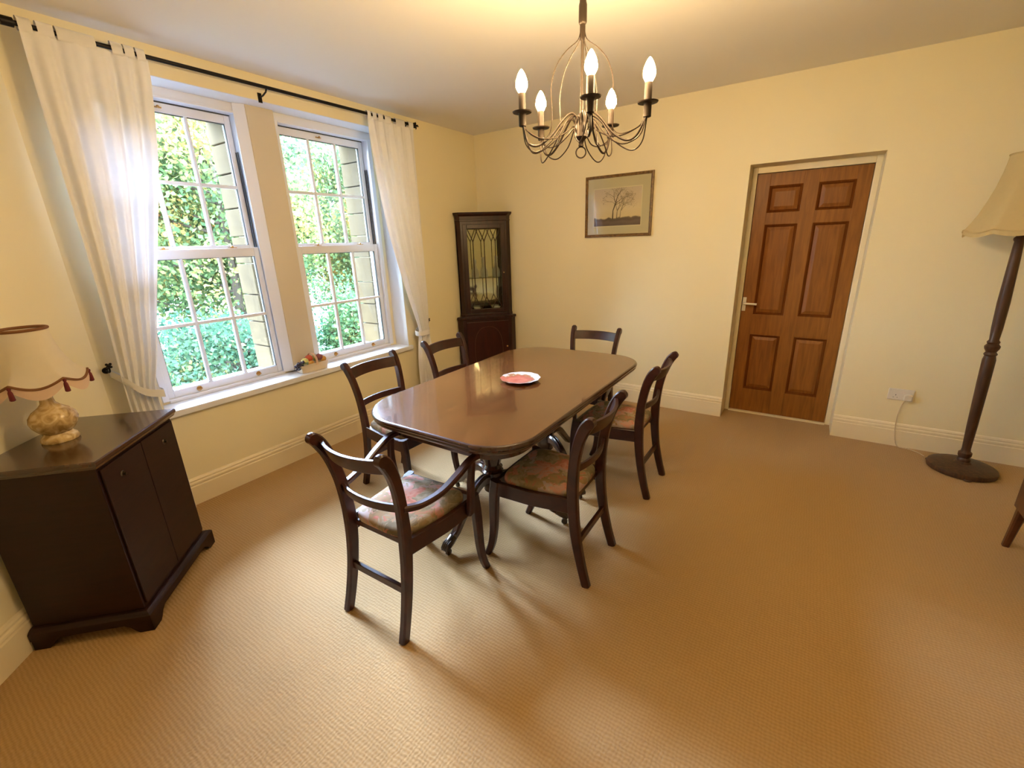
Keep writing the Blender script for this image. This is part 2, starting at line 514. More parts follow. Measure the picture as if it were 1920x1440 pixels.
# outside stone reveals: coursed blocks either side of each opening
z = WZ0 - 0.02
courses = []
while z < WZ1 + 0.02:
    h = random.choice((0.19, 0.205, 0.225)); courses.append((z, min(z + h, WZ1 + 0.03))); z += h
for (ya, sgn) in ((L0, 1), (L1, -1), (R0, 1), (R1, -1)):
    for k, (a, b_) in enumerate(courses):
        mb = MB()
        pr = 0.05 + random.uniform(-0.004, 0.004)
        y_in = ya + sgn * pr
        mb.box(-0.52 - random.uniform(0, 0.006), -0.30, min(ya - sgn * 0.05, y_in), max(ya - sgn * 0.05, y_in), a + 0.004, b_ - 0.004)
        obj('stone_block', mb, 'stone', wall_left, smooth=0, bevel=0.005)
# back wall (y = 0) with the door opening
DX0, DX1, DZ = 2.622, 3.431, 2.05
mb = MB()
mb.box(-0.5, DX0, 0, 0.32, 0, H); mb.box(DX1, XR + 0.2, 0, 0.32, 0, H); mb.box(DX0, DX1, 0, 0.32, DZ, H)
mb.box(DX0 - 0.1, DX1 + 0.1, 0.321, 0.40, 0, DZ + 0.1)  # unseen backing added behind the door to block light from outside
struct(obj('wall_back', mb, 'wall', smooth=0), 'cream painted wall with the recessed wooden door')
mb = MB(); mb.prism([A0, A1, (A1[0] - 0.15, A1[1] - 0.15), (A0[0] - 0.15, A0[1] - 0.15)], 0, H)
struct(obj('wall_angled', mb, 'wall', smooth=0), 'cream painted angled wall behind the dark sideboard')
mb = MB(); mb.box(A1[0] - 0.2, XR + 0.2, YF - 0.2, YF, 0, H)
struct(obj('wall_front', mb, 'wall', smooth=0), 'cream painted wall behind the camera')
mb = MB(); mb.box(XR, XR + 0.2, YF, 0, 0, H)
struct(obj('wall_right', mb, 'wall', smooth=0), 'cream painted wall on the right side of the room')

prof = [(0, 0), (BT, 0), (BT, 0.122), (0.016, 0.126), (0.016, 0.131), (0.020, 0.137), (0.019, 0.146), (0.013, 0.152), (0.013, 0.157), (0.015, 0.162), (0.010, 0.172), (0.002, 0.176), (0, 0.176)]


def baseboard(name, a, b_, inward, label):
    mb = MB(); mb.extrude_path(prof, a, b_, inward)
    return struct(obj(name, mb, 'trim', smooth=25), label)


baseboard('baseboard_left', (0, -3.405), (0, -BT), (1, 0), 'moulded cream skirting board under the window')
baseboard('baseboard_back', (BT, 0), (DX0, 0), (0, -1), 'moulded cream skirting board between cabinet corner and door')
baseboard('baseboard_back', (DX1, 0), (XR, 0), (0, -1), 'moulded cream skirting board right of the door')
q = 0.70711
baseboard('baseboard_angled', (A0[0] + 0.012, A0[1] - 0.012), (A1[0] - 0.012, A1[1] + 0.012), (q, q), 'moulded cream skirting board on the angled wall')
baseboard('baseboard_right', (XR, 0), (XR, YF), (-1, 0), 'moulded cream skirting board on the right wall')
baseboard('baseboard_front', (A1[0], YF), (XR, YF), (0, 1), 'moulded cream skirting board behind the camera')

# window board (sill)
mb = MB(); mb.prism([(WX, RY0 + 0.002), (0.001, RY0 + 0.002), (0.001, RY0 - 0.03), (0.032, RY0 - 0.03), (0.032, RY1 + 0.03), (0.001, RY1 + 0.03), (0.001, RY1 - 0.002), (WX, RY1 - 0.002)], RZ0 + 0.001, 0.641)
struct(obj('trim_1', mb, 'white', smooth=30, bevel=0.006, seg=3), 'white painted window board along the recess')


# ------------------------------------------------------------------ sash windows
def sash(name, parent, x0, x1, y0, y1, z0, z1, stile, top, bot, gx, zbars, ybars):
    s = empty(name); s.parent = parent
    mb = MB()
    mb.box(x0, x1, y0, y0 + stile, z0, z1); mb.box(x0, x1, y1 - stile, y1, z0, z1)
    mb.box(x0, x1, y0 + stile, y1 - stile, z1 - top, z1); mb.box(x0, x1, y0 + stile, y1 - stile, z0, z0 + bot)
    obj('sash_frame', mb, 'white', s, smooth=0, bevel=0.003)
    a0, a1, c0, c1 = y0 + stile, y1 - stile, z0 + bot, z1 - top
    # thin dark glazing seal around the glass
    mb = MB(); e = 0.004
    xm = (x0 + x1) / 2
    mb.box(xm - 0.006, xm + 0.012, a0, a0 + e, c0, c1); mb.box(xm - 0.006, xm + 0.012, a1 - e, a1, c0, c1)
    mb.box(xm - 0.006, xm + 0.012, a0, a1, c0, c0 + e * 0.5); mb.box(xm - 0.006, xm + 0.012, a0, a1, c1 - e, c1)
    obj('glazing_seal', mb, 'seal', s, smooth=0)
    bw = 0.011
    for yb in ybars:
        mb = MB(); mb.prism([(xm + 0.010, yb - bw), (xm + 0.016, yb - bw * 0.5), (xm + 0.016, yb + bw * 0.5), (xm + 0.010, yb + bw), (xm - 0.010, yb + bw), (xm - 0.010, yb - bw)], c0, c1)
        obj('glazing_bar', mb, 'white', s, smooth=0)
    for zb in zbars:
        mb = MB(); mb.box(xm - 0.0095, xm + 0.0135, a0, a1, zb - bw * 0.9, zb + bw * 0.9)
        obj('glazing_bar', mb, 'white', s, smooth=0)
    ys = [a0] + list(ybars) + [a1]; zs = [c0] + list(zbars) + [c1]
    for i in range(len(ys) - 1):
        for k in range(len(zs) - 1):
            mb = MB(); mb.box(xm - 0.002, xm + 0.002, ys[i], ys[i + 1], zs[k], zs[k + 1])
            obj('pane', mb, 'glass', s, smooth=0)
    return s


def sash_window(name, label, y0, y1):
    wd = struct(empty(name), label)
    mb = MB(); t = 0.036
    # jambs, head and sill of the box frame
    mb.box(-0.30, WX + 0.012, y0, y0 + t, WZ0, WZ1); mb.box(-0.30, WX + 0.012, y1 - t, y1, WZ0, WZ1)
    mb.box(-0.30, WX + 0.012, y0 + t, y1 - t, WZ1 - 0.012, WZ1)
    mb.box(-0.30, WX + 0.012, y0 + t, y1 - t, WZ0 - 0.014, WZ0 + 0.008)
    obj('outer_frame', mb, 'white', wd, smooth=0, bevel=0.003)
    a0, a1 = y0 + t + 0.003, y1 - t - 0.003
    bars = [a0 + 0.032 + (a1 - a0 - 0.064) * k / 3 for k in (1, 2)]
    lo = sash('lower_sash', wd, -0.222, -0.184, a0, a1, 0.662, 1.571, 0.036, 0.058, 0.048, 2, [1.108], bars)
    up = sash('upper_sash', wd, -0.270, -0.230, a0, a1, 1.545, WZ1 - 0.016, 0.036, 0.052, 0.045, 2, [1.963], bars)
    # dark gap above the upper sash and spring channel beside it
    mb = MB(); mb.box(-0.236, -0.226, a0, a1, WZ1 - 0.019, WZ1 - 0.012)
    obj('shadow_gap', mb, 'gap', wd, smooth=0)
    mb = MB()
    for yy in (a0 - 0.003, a1 - 0.007):
        mb.box(-0.226, -0.216, yy, yy + 0.004, 1.575, 2.18); mb.box(-0.205, -0.197, yy + 0.001, yy + 0.005, 1.575, 2.18)
    obj('sash_channel', mb, 'gap', wd, smooth=0)
    # brass lifts on the lower rail, fitch fasteners on the meeting rail, catch on the top rail
    for fy in (0.24, 0.76):
        yb = a0 + (a1 - a0) * fy
        mb = MB(); mb.lathe([(0.017, 0), (0.015, 0.003), (0.006, 0.006)], n=14)
        mb.tube([(0, -0.012, 0.004), (0, -0.010, 0.016), (0, 0, 0.021), (0, 0.010, 0.016), (0, 0.012, 0.004)], 0.0035, 6)
        o = obj('sash_lift', mb, 'brass', lo, (-0.184, yb, 0.686)); o.rotation_euler = (0, R(90), 0)
    for fy in (0.25, 0.78):
        yb = a0 + (a1 - a0) * fy
        mb = MB(); mb.box(-0.012, 0.012, -0.024, 0.024, 0, 0.004); mb.lathe([(0.009, 0.004), (0.009, 0.012), (0.005, 0.015)], n=12)
        mb.box(-0.02, 0.006, -0.005, 0.005, 0.011, 0.015)
        obj('sash_fastener', mb, 'brass', lo, (-0.203, yb, 1.571))
    mb = MB(); mb.box(-0.003, 0.003, -0.022, 0.022, -0.008, 0.008); mb.lathe([(0.005, 0), (0.005, 0.014), (0.009, 0.018), (0.004, 0.024)], n=12)
    o = obj('sash_catch', mb, 'brass', up, (-0.228, (a0 + a1) / 2 - 0.03, WZ1 - 0.045)); o.rotation_euler = (0, R(90), 0)
    return wd


sash_window('window_1', 'white sliding sash window partly behind the left curtain', L0, L1)
sash_window('window_2', 'white sliding sash window nearest the corner cabinet', R0, R1)

# ------------------------------------------------------------------ door
dr = struct(empty('door_1', (0, 0.22, 0)), 'six-panel red-brown wooden door in a cream lined recess')
mb = MB()
x0, x1, zt = 2.656, 3.396, 2.004
mb.box(DX0, x0, -0.012, 0.09, 0, DZ); mb.box(x1, DX1, -0.012, 0.09, 0, DZ); mb.box(x0, x1, -0.012, 0.09, zt, DZ)
mb.box(x0, x0 + 0.012, 0.042, 0.09, 0, zt); mb.box(x1 - 0.012, x1, 0.042, 0.09, 0, zt); mb.box(x0, x1, 0.042, 0.09, zt - 0.012, zt)
obj('door_lining', mb, 'trim', dr, smooth=0, bevel=0.003)
x0, x1, zb, zt = 2.659, 3.393, 0.012, 2.000
cols = [(2.752, 2.978), (3.079, 3.306)]
rows = [(0.222, 0.718), (0.893, 1.618), (1.708, 1.907)]
mb = MB()
f0, f1 = 0.0, 0.040
for a, b_ in ((x0, cols[0][0]), (cols[0][1], cols[1][0]), (cols[1][1], x1)):
    mb.box(a, b_, f0, f1, zb, zt)
obj('door_stile', mb, 'door', dr, smooth=0, bevel=0.002)
zz = [zb] + [v for r in rows for v in r] + [zt]
for i in range(0, len(zz), 2):
    for a, b_ in cols:
        mb = MB(); mb.box(a, b_, f0 + 0.0005, f1 - 0.0005, zz[i], zz[i + 1])
        obj('door_rail', mb, 'door', dr, smooth=0, bevel=0.0015)
for a, b_ in cols:
    for c, d in rows:
        mb = MB()

        def ring(ins, y):
            return [(a + ins, y, c + ins), (b_ - ins, y, c + ins), (b_ - ins, y, d - ins), (a + ins, y, d - ins)]
        mb.loft([ring(0.020, 0.014), ring(0.024, 0.013), ring(0.044, 0.006), ring(0.047, 0.0055)], False, True)
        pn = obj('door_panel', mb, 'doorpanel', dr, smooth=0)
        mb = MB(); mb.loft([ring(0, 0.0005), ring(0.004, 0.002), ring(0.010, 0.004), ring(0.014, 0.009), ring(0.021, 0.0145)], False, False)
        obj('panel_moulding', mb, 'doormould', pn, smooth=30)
hd = obj('door_handle', MB().box(2.662, 2.690, -0.007, 0.0, 0.917, 1.035), 'plastic', dr, smooth=0, bevel=0.003, label='white lever handle on an oblong plate')
mb = MB(); mb.tube(smooth_pts([(2.676, -0.006, 0.985), (2.676, -0.035, 0.985), (2.690, -0.045, 0.985), (2.73, -0.046, 0.984), (2.775, -0.044, 0.982)], 5), 0.0085, 10)
obj('lever', mb, 'plastic', hd)
mb = MB(); mb.box(2.656, 3.396, -0.03, 0.05, 0, 0.010)
obj('threshold_strip', mb, 'trim', dr, smooth=0)


# ------------------------------------------------------------------ dining table
def rrect(x0, x1, y0, y1, r, n=10, e=2.2):
    out = []
    for cx, cy, a0 in ((x1 - r, y1 - r, 0), (x0 + r, y1 - r, 90), (x0 + r, y0 + r, 180), (x1 - r, y0 + r, 270)):
        for k in range(n + 1):
            a = R(a0 + 90 * k / n); c, s = math.cos(a), math.sin(a)
            out.append((cx + r * math.copysign(abs(c) ** (2 / e), c), cy + r * math.copysign(abs(s) ** (2 / e), s)))
    return out


TX, TY = 1.745, -1.962
tb = thing('dining_table', 'polished mahogany twin-pedestal dining table with rounded corners', 'table', (TX, TY, 0))
hx, hy = 0.50, 0.858


def tring(ins, z):
    a = rrect(-hx + ins, hx - ins, -hy + ins, hy - ins, 0.30 - ins * 0.6, e=2.0)
    b_ = rrect(-hx + ins, hx - ins, -hy + ins, hy - ins, 0.22 - ins * 0.6, e=2.0)
    return [(p[0], p[1], z) for p in ((pb if pb[0] > 0 else pa) for pa, pb in zip(a, b_))]


mb = MB(); mb.loft([tring(0.012, 0.7475), tring(0.013, 0.755)], False, True)
top = obj('table_top', mb, 'table', tb, smooth=30)
mb = MB(); mb.loft([tring(0.050, 0.700), tring(0.030, 0.702), tring(0.012, 0.712), tring(0.005, 0.722), tring(0.004, 0.728), tring(0.007, 0.732), tring(0.001, 0.736), tring(0.0, 0.744), tring(0.003, 0.751), tring(0.009, 0.755), tring(0.0128, 0.7552), tring(0.0128, 0.747)], True, True)
obj('table_edge', mb, 'tedge', tb, smooth=50)
mb = MB(); mb.loft([tring(0.085, 0.648), tring(0.078, 0.653), tring(0.078, 0.702)], True, False)
obj('apron', mb, 'tedge', tb, smooth=30)


def pedestal(y, angs):
    p = empty('pedestal', (0, y, 0)); p.parent = tb
    mb = MB(); mb.box(-0.17, 0.17, -0.17, 0.17, 0.635, 0.66)
    mb.lathe([(0.045, 0.17), (0.055, 0.18), (0.055, 0.20), (0.062, 0.21), (0.062, 0.30), (0.05, 0.31), (0.058, 0.325), (0.046, 0.34), (0.052, 0.36), (0.068, 0.41), (0.070, 0.45), (0.058, 0.50), (0.040, 0.545), (0.036, 0.57), (0.048, 0.58), (0.048, 0.595), (0.040, 0.60), (0.055, 0.62), (0.07, 0.636)], n=24)
    obj('column', mb, 'tedge', p, smooth=40)
    for a in angs:
        ca, sa = math.cos(R(a)), math.sin(R(a))
        path = smooth_pts([(0.045, 0.262), (0.11, 0.275), (0.19, 0.245), (0.27, 0.175), (0.345, 0.10), (0.39, 0.075)], 5)
        pts = [(ca * r, sa * r, z) for r, z in path]
        n = len(pts)
        mb = MB(); mb.bar(pts, (-sa, ca, 0), [0.05 - 0.014 * i / n for i in range(n)], [0.062 - 0.026 * i / n for i in range(n)], 0.22)
        # reeded top: two raised beads
        for off in (-0.009, 0.009):
            mb.tube([(ca * r - sa * off, sa * r + ca * off, z + 0.030 - 0.012 * i / n) for i, (r, z) in enumerate(path)], 0.006, 6)
        leg = obj('leg', mb, 'tedge', p, smooth=40)
        # lion-paw brass cap and castor
        cap = MB()
        tip = [(0.375, 0.083), (0.40, 0.070), (0.425, 0.058), (0.437, 0.046)]
        cap.bar([(ca * r, sa * r, z) for r, z in tip], (-sa, ca, 0), [0.042, 0.046, 0.044, 0.030], [0.044, 0.044, 0.040, 0.024], 0.25)
        for off in (-0.016, -0.0055, 0.0055, 0.016):
            cap.tube([(ca * r - sa * off, sa * r + ca * off, z) for r, z in ((0.405, 0.083), (0.428, 0.074), (0.445, 0.055), (0.447, 0.042))], [0.006, 0.0075, 0.008, 0.005], 8)
        obj('paw_cap', cap, 'castor', leg, smooth=50)
        wh = MB()
        c0 = Vector((ca * 0.418, sa * 0.418, 0.0175))
        wh.tube([tuple(c0 + Vector((-sa, ca, 0)) * d) for d in (-0.009, -0.007, 0.007, 0.009)], [0.014, 0.0175, 0.0175, 0.014], 14)
        wh.box(ca * 0.418 - 0.004, ca * 0.418 + 0.004, sa * 0.418 - 0.004, sa * 0.418 + 0.004, 0.017, 0.05)
        obj('castor', wh, 'castor', leg, smooth=50)


pedestal(-2.270 - TY, (-90, 18, 162))
pedestal(-1.650 - TY, (90, -30, 210))


# ------------------------------------------------------------------ dining chairs (local: facing +Y)
def rear_leg(mb, s):
    yz = [(-0.280, 0.0), (-0.252, 0.10), (-0.226, 0.22), (-0.210, 0.34), (-0.204, 0.44), (-0.206, 0.53), (-0.217, 0.64), (-0.240, 0.742), (-0.268, 0.808), (-0.293, 0.840), (-0.308, 0.846)]
    xs = [0.172, 0.169, 0.166, 0.165, 0.166, 0.170, 0.177, 0.186, 0.192, 0.195, 0.196]
    dep = [0.040, 0.042, 0.046, 0.050, 0.053, 0.050, 0.047, 0.048, 0.052, 0.046, 0.028]
    wid = [0.034, 0.034, 0.034, 0.034, 0.034, 0.033, 0.032, 0.031, 0.031, 0.031, 0.026]
    P = smooth_pts([(x * s, y, z, d, w_) for (y, z), x, d, w_ in zip(yz, xs, dep, wid)], 4)
    mb.bar([p[:3] for p in P], (1, 0, 0), [p[4] for p in P], [p[3] for p in P], 0.2)
    # scrolled end of the stile
    mb.tube([(s * 0.195 - 0.0155, -0.292, 0.836), (s * 0.195 + 0.0155, -0.292, 0.836)], 0.022, 14)
    return mb


def front_leg(mb, s):
    pts = [(0.205, 0.188, 0.445), (0.206, 0.200, 0.36), (0.207, 0.206, 0.26), (0.207, 0.212, 0.16), (0.208, 0.228, 0.07), (0.208, 0.255, 0.0)]
    dep = [0.050, 0.050, 0.046, 0.041, 0.036, 0.032]
    P = smooth_pts([(x * s, y, z, d) for (x, y, z), d in zip(pts, dep)], 4)
    mb.bar([p[:3] for p in P], (1, 0, 0), [0.036 - 0.004 * i / len(P) for i in range(len(P))], [p[3] for p in P], 0.2)
    return mb


def cross_rail(mb, hw, y, bow, z, hgt, thick, tilt=0.0):
    n = 14; rings = []
    for i in range(n + 1):
        t = -1 + 2 * i / n
        x = hw * t; yy = y - bow * (1 - t * t)
        tl = tilt
        rings.append([(x, yy - thick / 2 + tl * 0.5, z - hgt / 2), (x, yy + thick / 2 + tl * 0.5, z - hgt / 2), (x, yy + thick / 2 - tl * 0.5, z + hgt / 2), (x, yy - thick / 2 - tl * 0.5, z + hgt / 2)])
    return mb.loft(rings)


def cushion(mb):
    n = 12; rings = []
    def outline(sc, z, dome=False):
        pts = []
        for k in range(48):
            a = 2 * math.pi * k / 48
            c, s_ = math.cos(a), math.sin(a)
            e = 5.0
            u = math.copysign(abs(c) ** (2 / e), c) * sc; v = math.copysign(abs(s_) ** (2 / e), s_) * sc
            hw = 0.181 + 0.018 * v
            pts.append((u * hw, -0.010 + v * 0.192, z))
        return pts
    return mb.loft([outline(0.97, 0.427), outline(1.0, 0.434), outline(1.0, 0.450), outline(0.985, 0.459), outline(0.94, 0.467), outline(0.8, 0.474), outline(0.5, 0.479), outline(0.2, 0.481)])


def dining_chair(name, label, arms):
    t = thing(name, label, 'chair')
    for s in (-1, 1):
        obj('rear_leg', rear_leg(MB(), s), 'chair', t, smooth=40)
    for s in (-1, 1):
        obj('front_leg', front_leg(MB(), s), 'chair', t, smooth=40)
    mb = MB()
    mb.bar([(-0.205, 0.190, 0.408), (0, 0.196, 0.408), (0.205, 0.190, 0.408)], (0, 0, 1), 0.072, 0.022, 0.12)
    mb.bar([(-0.160, -0.185, 0.414), (0.160, -0.185, 0.414)], (0, 0, 1), 0.026, 0.02, 0.12)
    for s in (-1, 1):
        mb.bar([(s * 0.166, -0.205, 0.405), (s * 0.196, 0.0, 0.401), (s * 0.207, 0.190, 0.405)], (0, 0, 1), 0.075, 0.022, 0.12)
    obj('seat_frame', mb, 'chair', t, smooth=30)
    obj('seat_cushion', cushion(MB()), 'seat', t, smooth=50, label='floral tapestry drop-in seat')
    obj('top_rail', cross_rail(MB(), 0.188, -0.250, 0.050, 0.790, 0.066, 0.018, 0.024), 'chair', t, smooth=30, bevel=0.003)
    obj('middle_rail', cross_rail(MB(), 0.176, -0.208, 0.036, 0.592, 0.038, 0.016, 0.006), 'chair', t, smooth=30, bevel=0.003)
    mb = MB(); mb.bar([(-0.166, -0.228, 0.215), (0.166, -0.228, 0.215)], (0, 0, 1), 0.034, 0.018, 0.12)
    obj('stretcher', mb, 'chair', t, smooth=30)
    if arms:
        for s in (-1, 1):
            P = smooth_pts([(0.180, -0.205, 0.590, 0.030), (0.208, -0.140, 0.582, 0.030), (0.232, -0.05, 0.594, 0.032), (0.246, 0.04, 0.630, 0.034), (0.250, 0.125, 0.662, 0.034), (0.251, 0.185, 0.660, 0.032), (0.251, 0.212, 0.642, 0.022)], 5)
            mb = MB(); mb.bar([(p[0] * s, p[1], p[2]) for p in P], (1, 0, 0), [p[3] for p in P], [0.026] * (len(P) - 3) + [0.026, 0.024, 0.018], 0.22)
            arm = obj('arm', mb, 'chair', t, smooth=40)
            Q = smooth_pts([(0.249, 0.140, 0.650), (0.247, 0.128, 0.57), (0.240, 0.128, 0.48), (0.224, 0.138, 0.385)], 5)
            mb = MB(); mb.bar([(p[0] * s, p[1], p[2]) for p in Q], (1, 0, 0), [0.026] * len(Q), [0.028 + 0.014 * i / len(Q) for i in range(len(Q))], 0.2)
            obj('arm_support', mb, 'chair', arm, smooth=40)
    return t


G = 'dark mahogany dining chairs around the table'
ca_ = dining_chair('carver_chair', 'dark mahogany armchair at the near end of the table, back towards the camera', True)
ca_.location = (1.765, -2.915, 0); ca_.rotation_euler.z = R(1)
ca_['group'] = G
cf = copy_tree(ca_); cf.location = (1.715, -0.985, 0); cf.rotation_euler.z = R(183)
cf['label'] = 'dark mahogany armchair at the far end of the table, against the back wall'
sc_ = dining_chair('dining_chair', 'dark mahogany side chair on the right of the table, nearer the camera', False)
sc_.location = (2.165, -2.355, 0); sc_.rotation_euler.z = R(91); sc_['group'] = G
for x, y, a, lb in ((2.185, -1.48, 90, 'dark mahogany side chair on the right of the table, nearer the door'),
                    (1.045, -2.255, -91, 'dark mahogany side chair on the window side, nearer the camera'),
                    (1.06, -1.565, -93, 'dark mahogany side chair on the window side, beside the corner cabinet')):
    c = copy_tree(sc_); c.location = (x, y, 0); c.rotation_euler.z = R(a); c['label'] = lb

# plate on the table
pt = thing('plate', 'white china plate printed with pink flowers on the dining table', 'plate', (1.755, -1.965, 0.7555))


def plate_mat():
    mt, nt, b = _mat('flower_printed_china')
    tc = _n(nt, 'ShaderNodeTexCoord')
    mp = _n(nt, 'ShaderNodeMapping'); mp.inputs['Location'].default_value = (0.012, 0.020, 0)
    gr = _n(nt, 'ShaderNodeVectorMath', operation='LENGTH')
    nt.links.new(tc.outputs['Object'], mp.inputs[0]); nt.links.new(mp.outputs[0], gr.inputs[0])
    nz = _n(nt, 'ShaderNodeTexNoise'); nz.inputs['Scale'].default_value = 26; nz.inputs['Detail'].default_value = 4
    nt.links.new(tc.outputs['Object'], nz.inputs[0])
    ad = _n(nt, 'ShaderNodeMath', operation='MULTIPLY_ADD'); ad.inputs[1].default_value = 0.11
    nt.links.new(nz.outputs[0], ad.inputs[0]); nt.links.new(gr.outputs['Value'], ad.inputs[2])
    cr = _n(nt, 'ShaderNodeValToRGB')
    st = [(0.0, (0.22, 0.04, 0.03)), (0.06, (0.42, 0.115, 0.085)), (0.10, (0.50, 0.17, 0.125)), (0.140, (0.40, 0.12, 0.09)), (0.153, (0.34, 0.22, 0.11)), (0.162, (0.55, 0.54, 0.56))]
    els = cr.color_ramp.elements
    while len(els) < len(st): els.new(0.5)
    for e, (p, c) in zip(els, st): e.position = p; e.color = (*c, 1)
    nt.links.new(ad.outputs[0], cr.inputs[0]); nt.links.new(cr.outputs[0], b.inputs['Base Color'])
    b.inputs['Roughness'].default_value = 0.15
    return mt


n = 48; rings = []
for r, zz_, fl in ((0.062, 0.0, 0), (0.066, 0.003, 0), (0.09, 0.010, 0), (0.118, 0.019, 0.003), (0.1195, 0.0205, 0.003), (0.117, 0.0205, 0.003), (0.09, 0.0125, 0), (0.07, 0.006, 0), (0.03, 0.0055, 0)):
    rings.append([((r + fl * math.cos(12 * 2 * math.pi * j / n)) * math.cos(2 * math.pi * j / n), (r + fl * math.cos(12 * 2 * math.pi * j / n)) * math.sin(2 * math.pi * j / n), zz_) for j in range(n)])
obj('dish', MB().loft(rings), plate_mat(), pt, smooth=60)


# ------------------------------------------------------------------ corner cabinet
cc = thing('corner_cabinet', 'tall dark mahogany corner display cabinet with a glazed upper door', 'cabinet', (0.0, 0.0, 0))
e = 0.024
qd = 0.70711


def pent(wl, wr, rl, rr, off=0.0, c=e):
    """footprint against the two walls; rl/rr = length of the short returns"""
    return [(c, -c), (c, -wl - off), (c + rl, -wl - off), (wr + off, -c - rr), (wr + off, -c)]


def mould(mb, specs):
    mb.loft([[(x, y, z) for x, y in pent(*a)] for z, a in specs])
    return mb


LW, RW, RET = 0.475, 0.462, 0.07
mb = MB(); mould(mb, [(0.0, (LW, RW, RET, RET, 0.010)), (0.075, (LW, RW, RET, RET, 0.010)), (0.085, (LW, RW, RET, RET, 0.0)), (0.770, (LW, RW, RET, RET, 0))])
obj('base_cupboard', mb, 'cabinet', cc, smooth=0)
mb = MB(); mould(mb, [(0.770, (LW, RW, RET, RET, 0.002)), (0.776, (LW, RW, RET, RET, 0.014)), (0.794, (LW, RW, RET, RET, 0.014)), (0.800, (LW, RW, RET, RET, 0.006))])
obj('base_moulding', mb, 'cabinet', cc, smooth=0)
# lower door on the diagonal
dl, drr = Vector((e + RET, -LW, 0)), Vector((RW, -e - RET, 0))
ax = (drr - dl).normalized(); nr = Vector((ax.y, -ax.x, 0))
flen = (drr - dl).length


def diag(p0, ax, nr):
    mt = Matrix.Identity(4)
    for i in range(3):
        mt[i][0] = ax[i]; mt[i][1] = nr[i]; mt[i][2] = (0, 0, 1)[i]; mt[i][3] = p0[i]
    return mt


D1 = diag(dl, ax, nr)
mb = MB(); mb.box(0.035, flen - 0.035, 0.0, 0.012, 0.115, 0.745, D1)
ld = obj('cupboard_door', mb, 'cabdoor', cc, smooth=0, bevel=0.003)
mb = MB()
ov = []
for k in range(40):
    a = 2 * math.pi * k / 40
    ov.append(tuple(D1 @ Vector((flen / 2 + 0.155 * math.copysign(abs(math.cos(a)) ** 0.8, math.cos(a)), 0.0125, 0.43 + 0.26 * math.copysign(abs(math.sin(a)) ** 0.8, math.sin(a))))))
mb.tube(ov, 0.0022, 6, closed=True)
obj('oval_inlay', mb, 'inlay', ld)
mb = MB(); mb.sphere(tuple(D1 @ Vector((flen - 0.06, 0.018, 0.46))), 0.009)
obj('knob', mb, 'brass', ld)
# upper part: side returns, back, floor, top
UL, UR, UR_ = 0.418, 0.425, 0.062
ul, ur = Vector((e + UR_, -UL, 0)), Vector((UR, -e - UR_, 0))
uax = (ur - ul).normalized(); unr = Vector((uax.y, -uax.x, 0)); ulen = (ur - ul).length
D2 = diag(ul, uax, unr)
z0, z1 = 0.80, 1.79
mb = MB()
mb.box(e, e + 0.012, -UL, -e, z0, z1); mb.box(e, UR, -e - 0.012, -e, z0, z1)          # against the walls
mb.box(e, e + UR_, -UL, -UL + 0.016, z0, z1); mb.box(UR - 0.016, UR, -e - UR_, -e, z0, z1)  # short returns
obj('cabinet_side', mb, 'cabinet', cc, smooth=0)
mb = MB(); mould(mb, [(z0, (UL, UR, UR_, UR_, 0.006)), (z0 + 0.022, (UL, UR, UR_, UR_, 0.006)), (z0 + 0.03, (UL, UR, UR_, UR_, 0.0))])
obj('cabinet_floor', mb, 'cabinet', cc, smooth=0)
mb = MB(); mould(mb, [(1.735, (UL, UR, UR_, UR_, 0.0)), (1.765, (UL, UR, UR_, UR_, 0.001)), (1.770, (UL, UR, UR_, UR_, 0.006)), (1.776, (UL, UR, UR_, UR_, 0.006)), (1.778, (UL, UR, UR_, UR_, 0.001)), (1.812, (UL, UR, UR_, UR_, 0.004)), (1.820, (UL, UR, UR_, UR_, 0.014)), (1.832, (UL, UR, UR_, UR_, 0.026)), (1.846, (UL, UR, UR_, UR_, 0.030)), (1.850, (UL, UR, UR_, UR_, 0.028))])
obj('cornice', mb, 'cabinet', cc, smooth=20)
# mirror at the back of the display part
mb = MB(); mb.box(0.06, ulen - 0.06, -0.135, -0.130, z0 + 0.03, 1.735, D2)
obj('mirror_back', mb, 'mirror', cc, smooth=0, label='mirror-backed display interior')
mb = MB(); mb.box(0.03, ulen - 0.03, -0.129, -0.014, 1.195, 1.201, D2)
obj('glass_shelf', mb, 'cabglass', cc, smooth=0)
# glazed door with gothic glazing bars
dz0, dz1, fw = 0.835, 1.735, 0.042
gd = empty('display_door'); gd.parent = cc
mb = MB()
sx0, sx1 = 0.022, ulen - 0.022
mb.box(0.0, sx0, -0.012, 0.006, z0 + 0.03, 1.735, D2); mb.box(sx1, ulen, -0.012, 0.006, z0 + 0.03, 1.735, D2)
obj('face_post', mb, 'cabinet', cc, smooth=0)
mb = MB()
mb.box(sx0, sx0 + fw, -0.010, 0.010, dz0, dz1, D2); mb.box(sx1 - fw, sx1, -0.010, 0.010, dz0, dz1, D2)
mb.box(sx0 + fw, sx1 - fw, -0.010, 0.010, dz0, dz0 + fw, D2); mb.box(sx0 + fw, sx1 - fw, -0.010, 0.010, dz1 - fw, dz1, D2)
obj('door_frame', mb, 'cabinet', gd, smooth=0, bevel=0.003)
gx0, gx1, gz0, gz1 = sx0 + fw, sx1 - fw, dz0 + fw, dz1 - fw
mb = MB(); mb.box(gx0, gx1, -0.004, -0.001, gz0, gz1, D2)
obj('glass_pane', mb, 'cabglass', gd, smooth=0)
gw = gx1 - gx0
xs3 = [gx0 + gw * f for f in (1 / 6, 0.5, 5 / 6)]


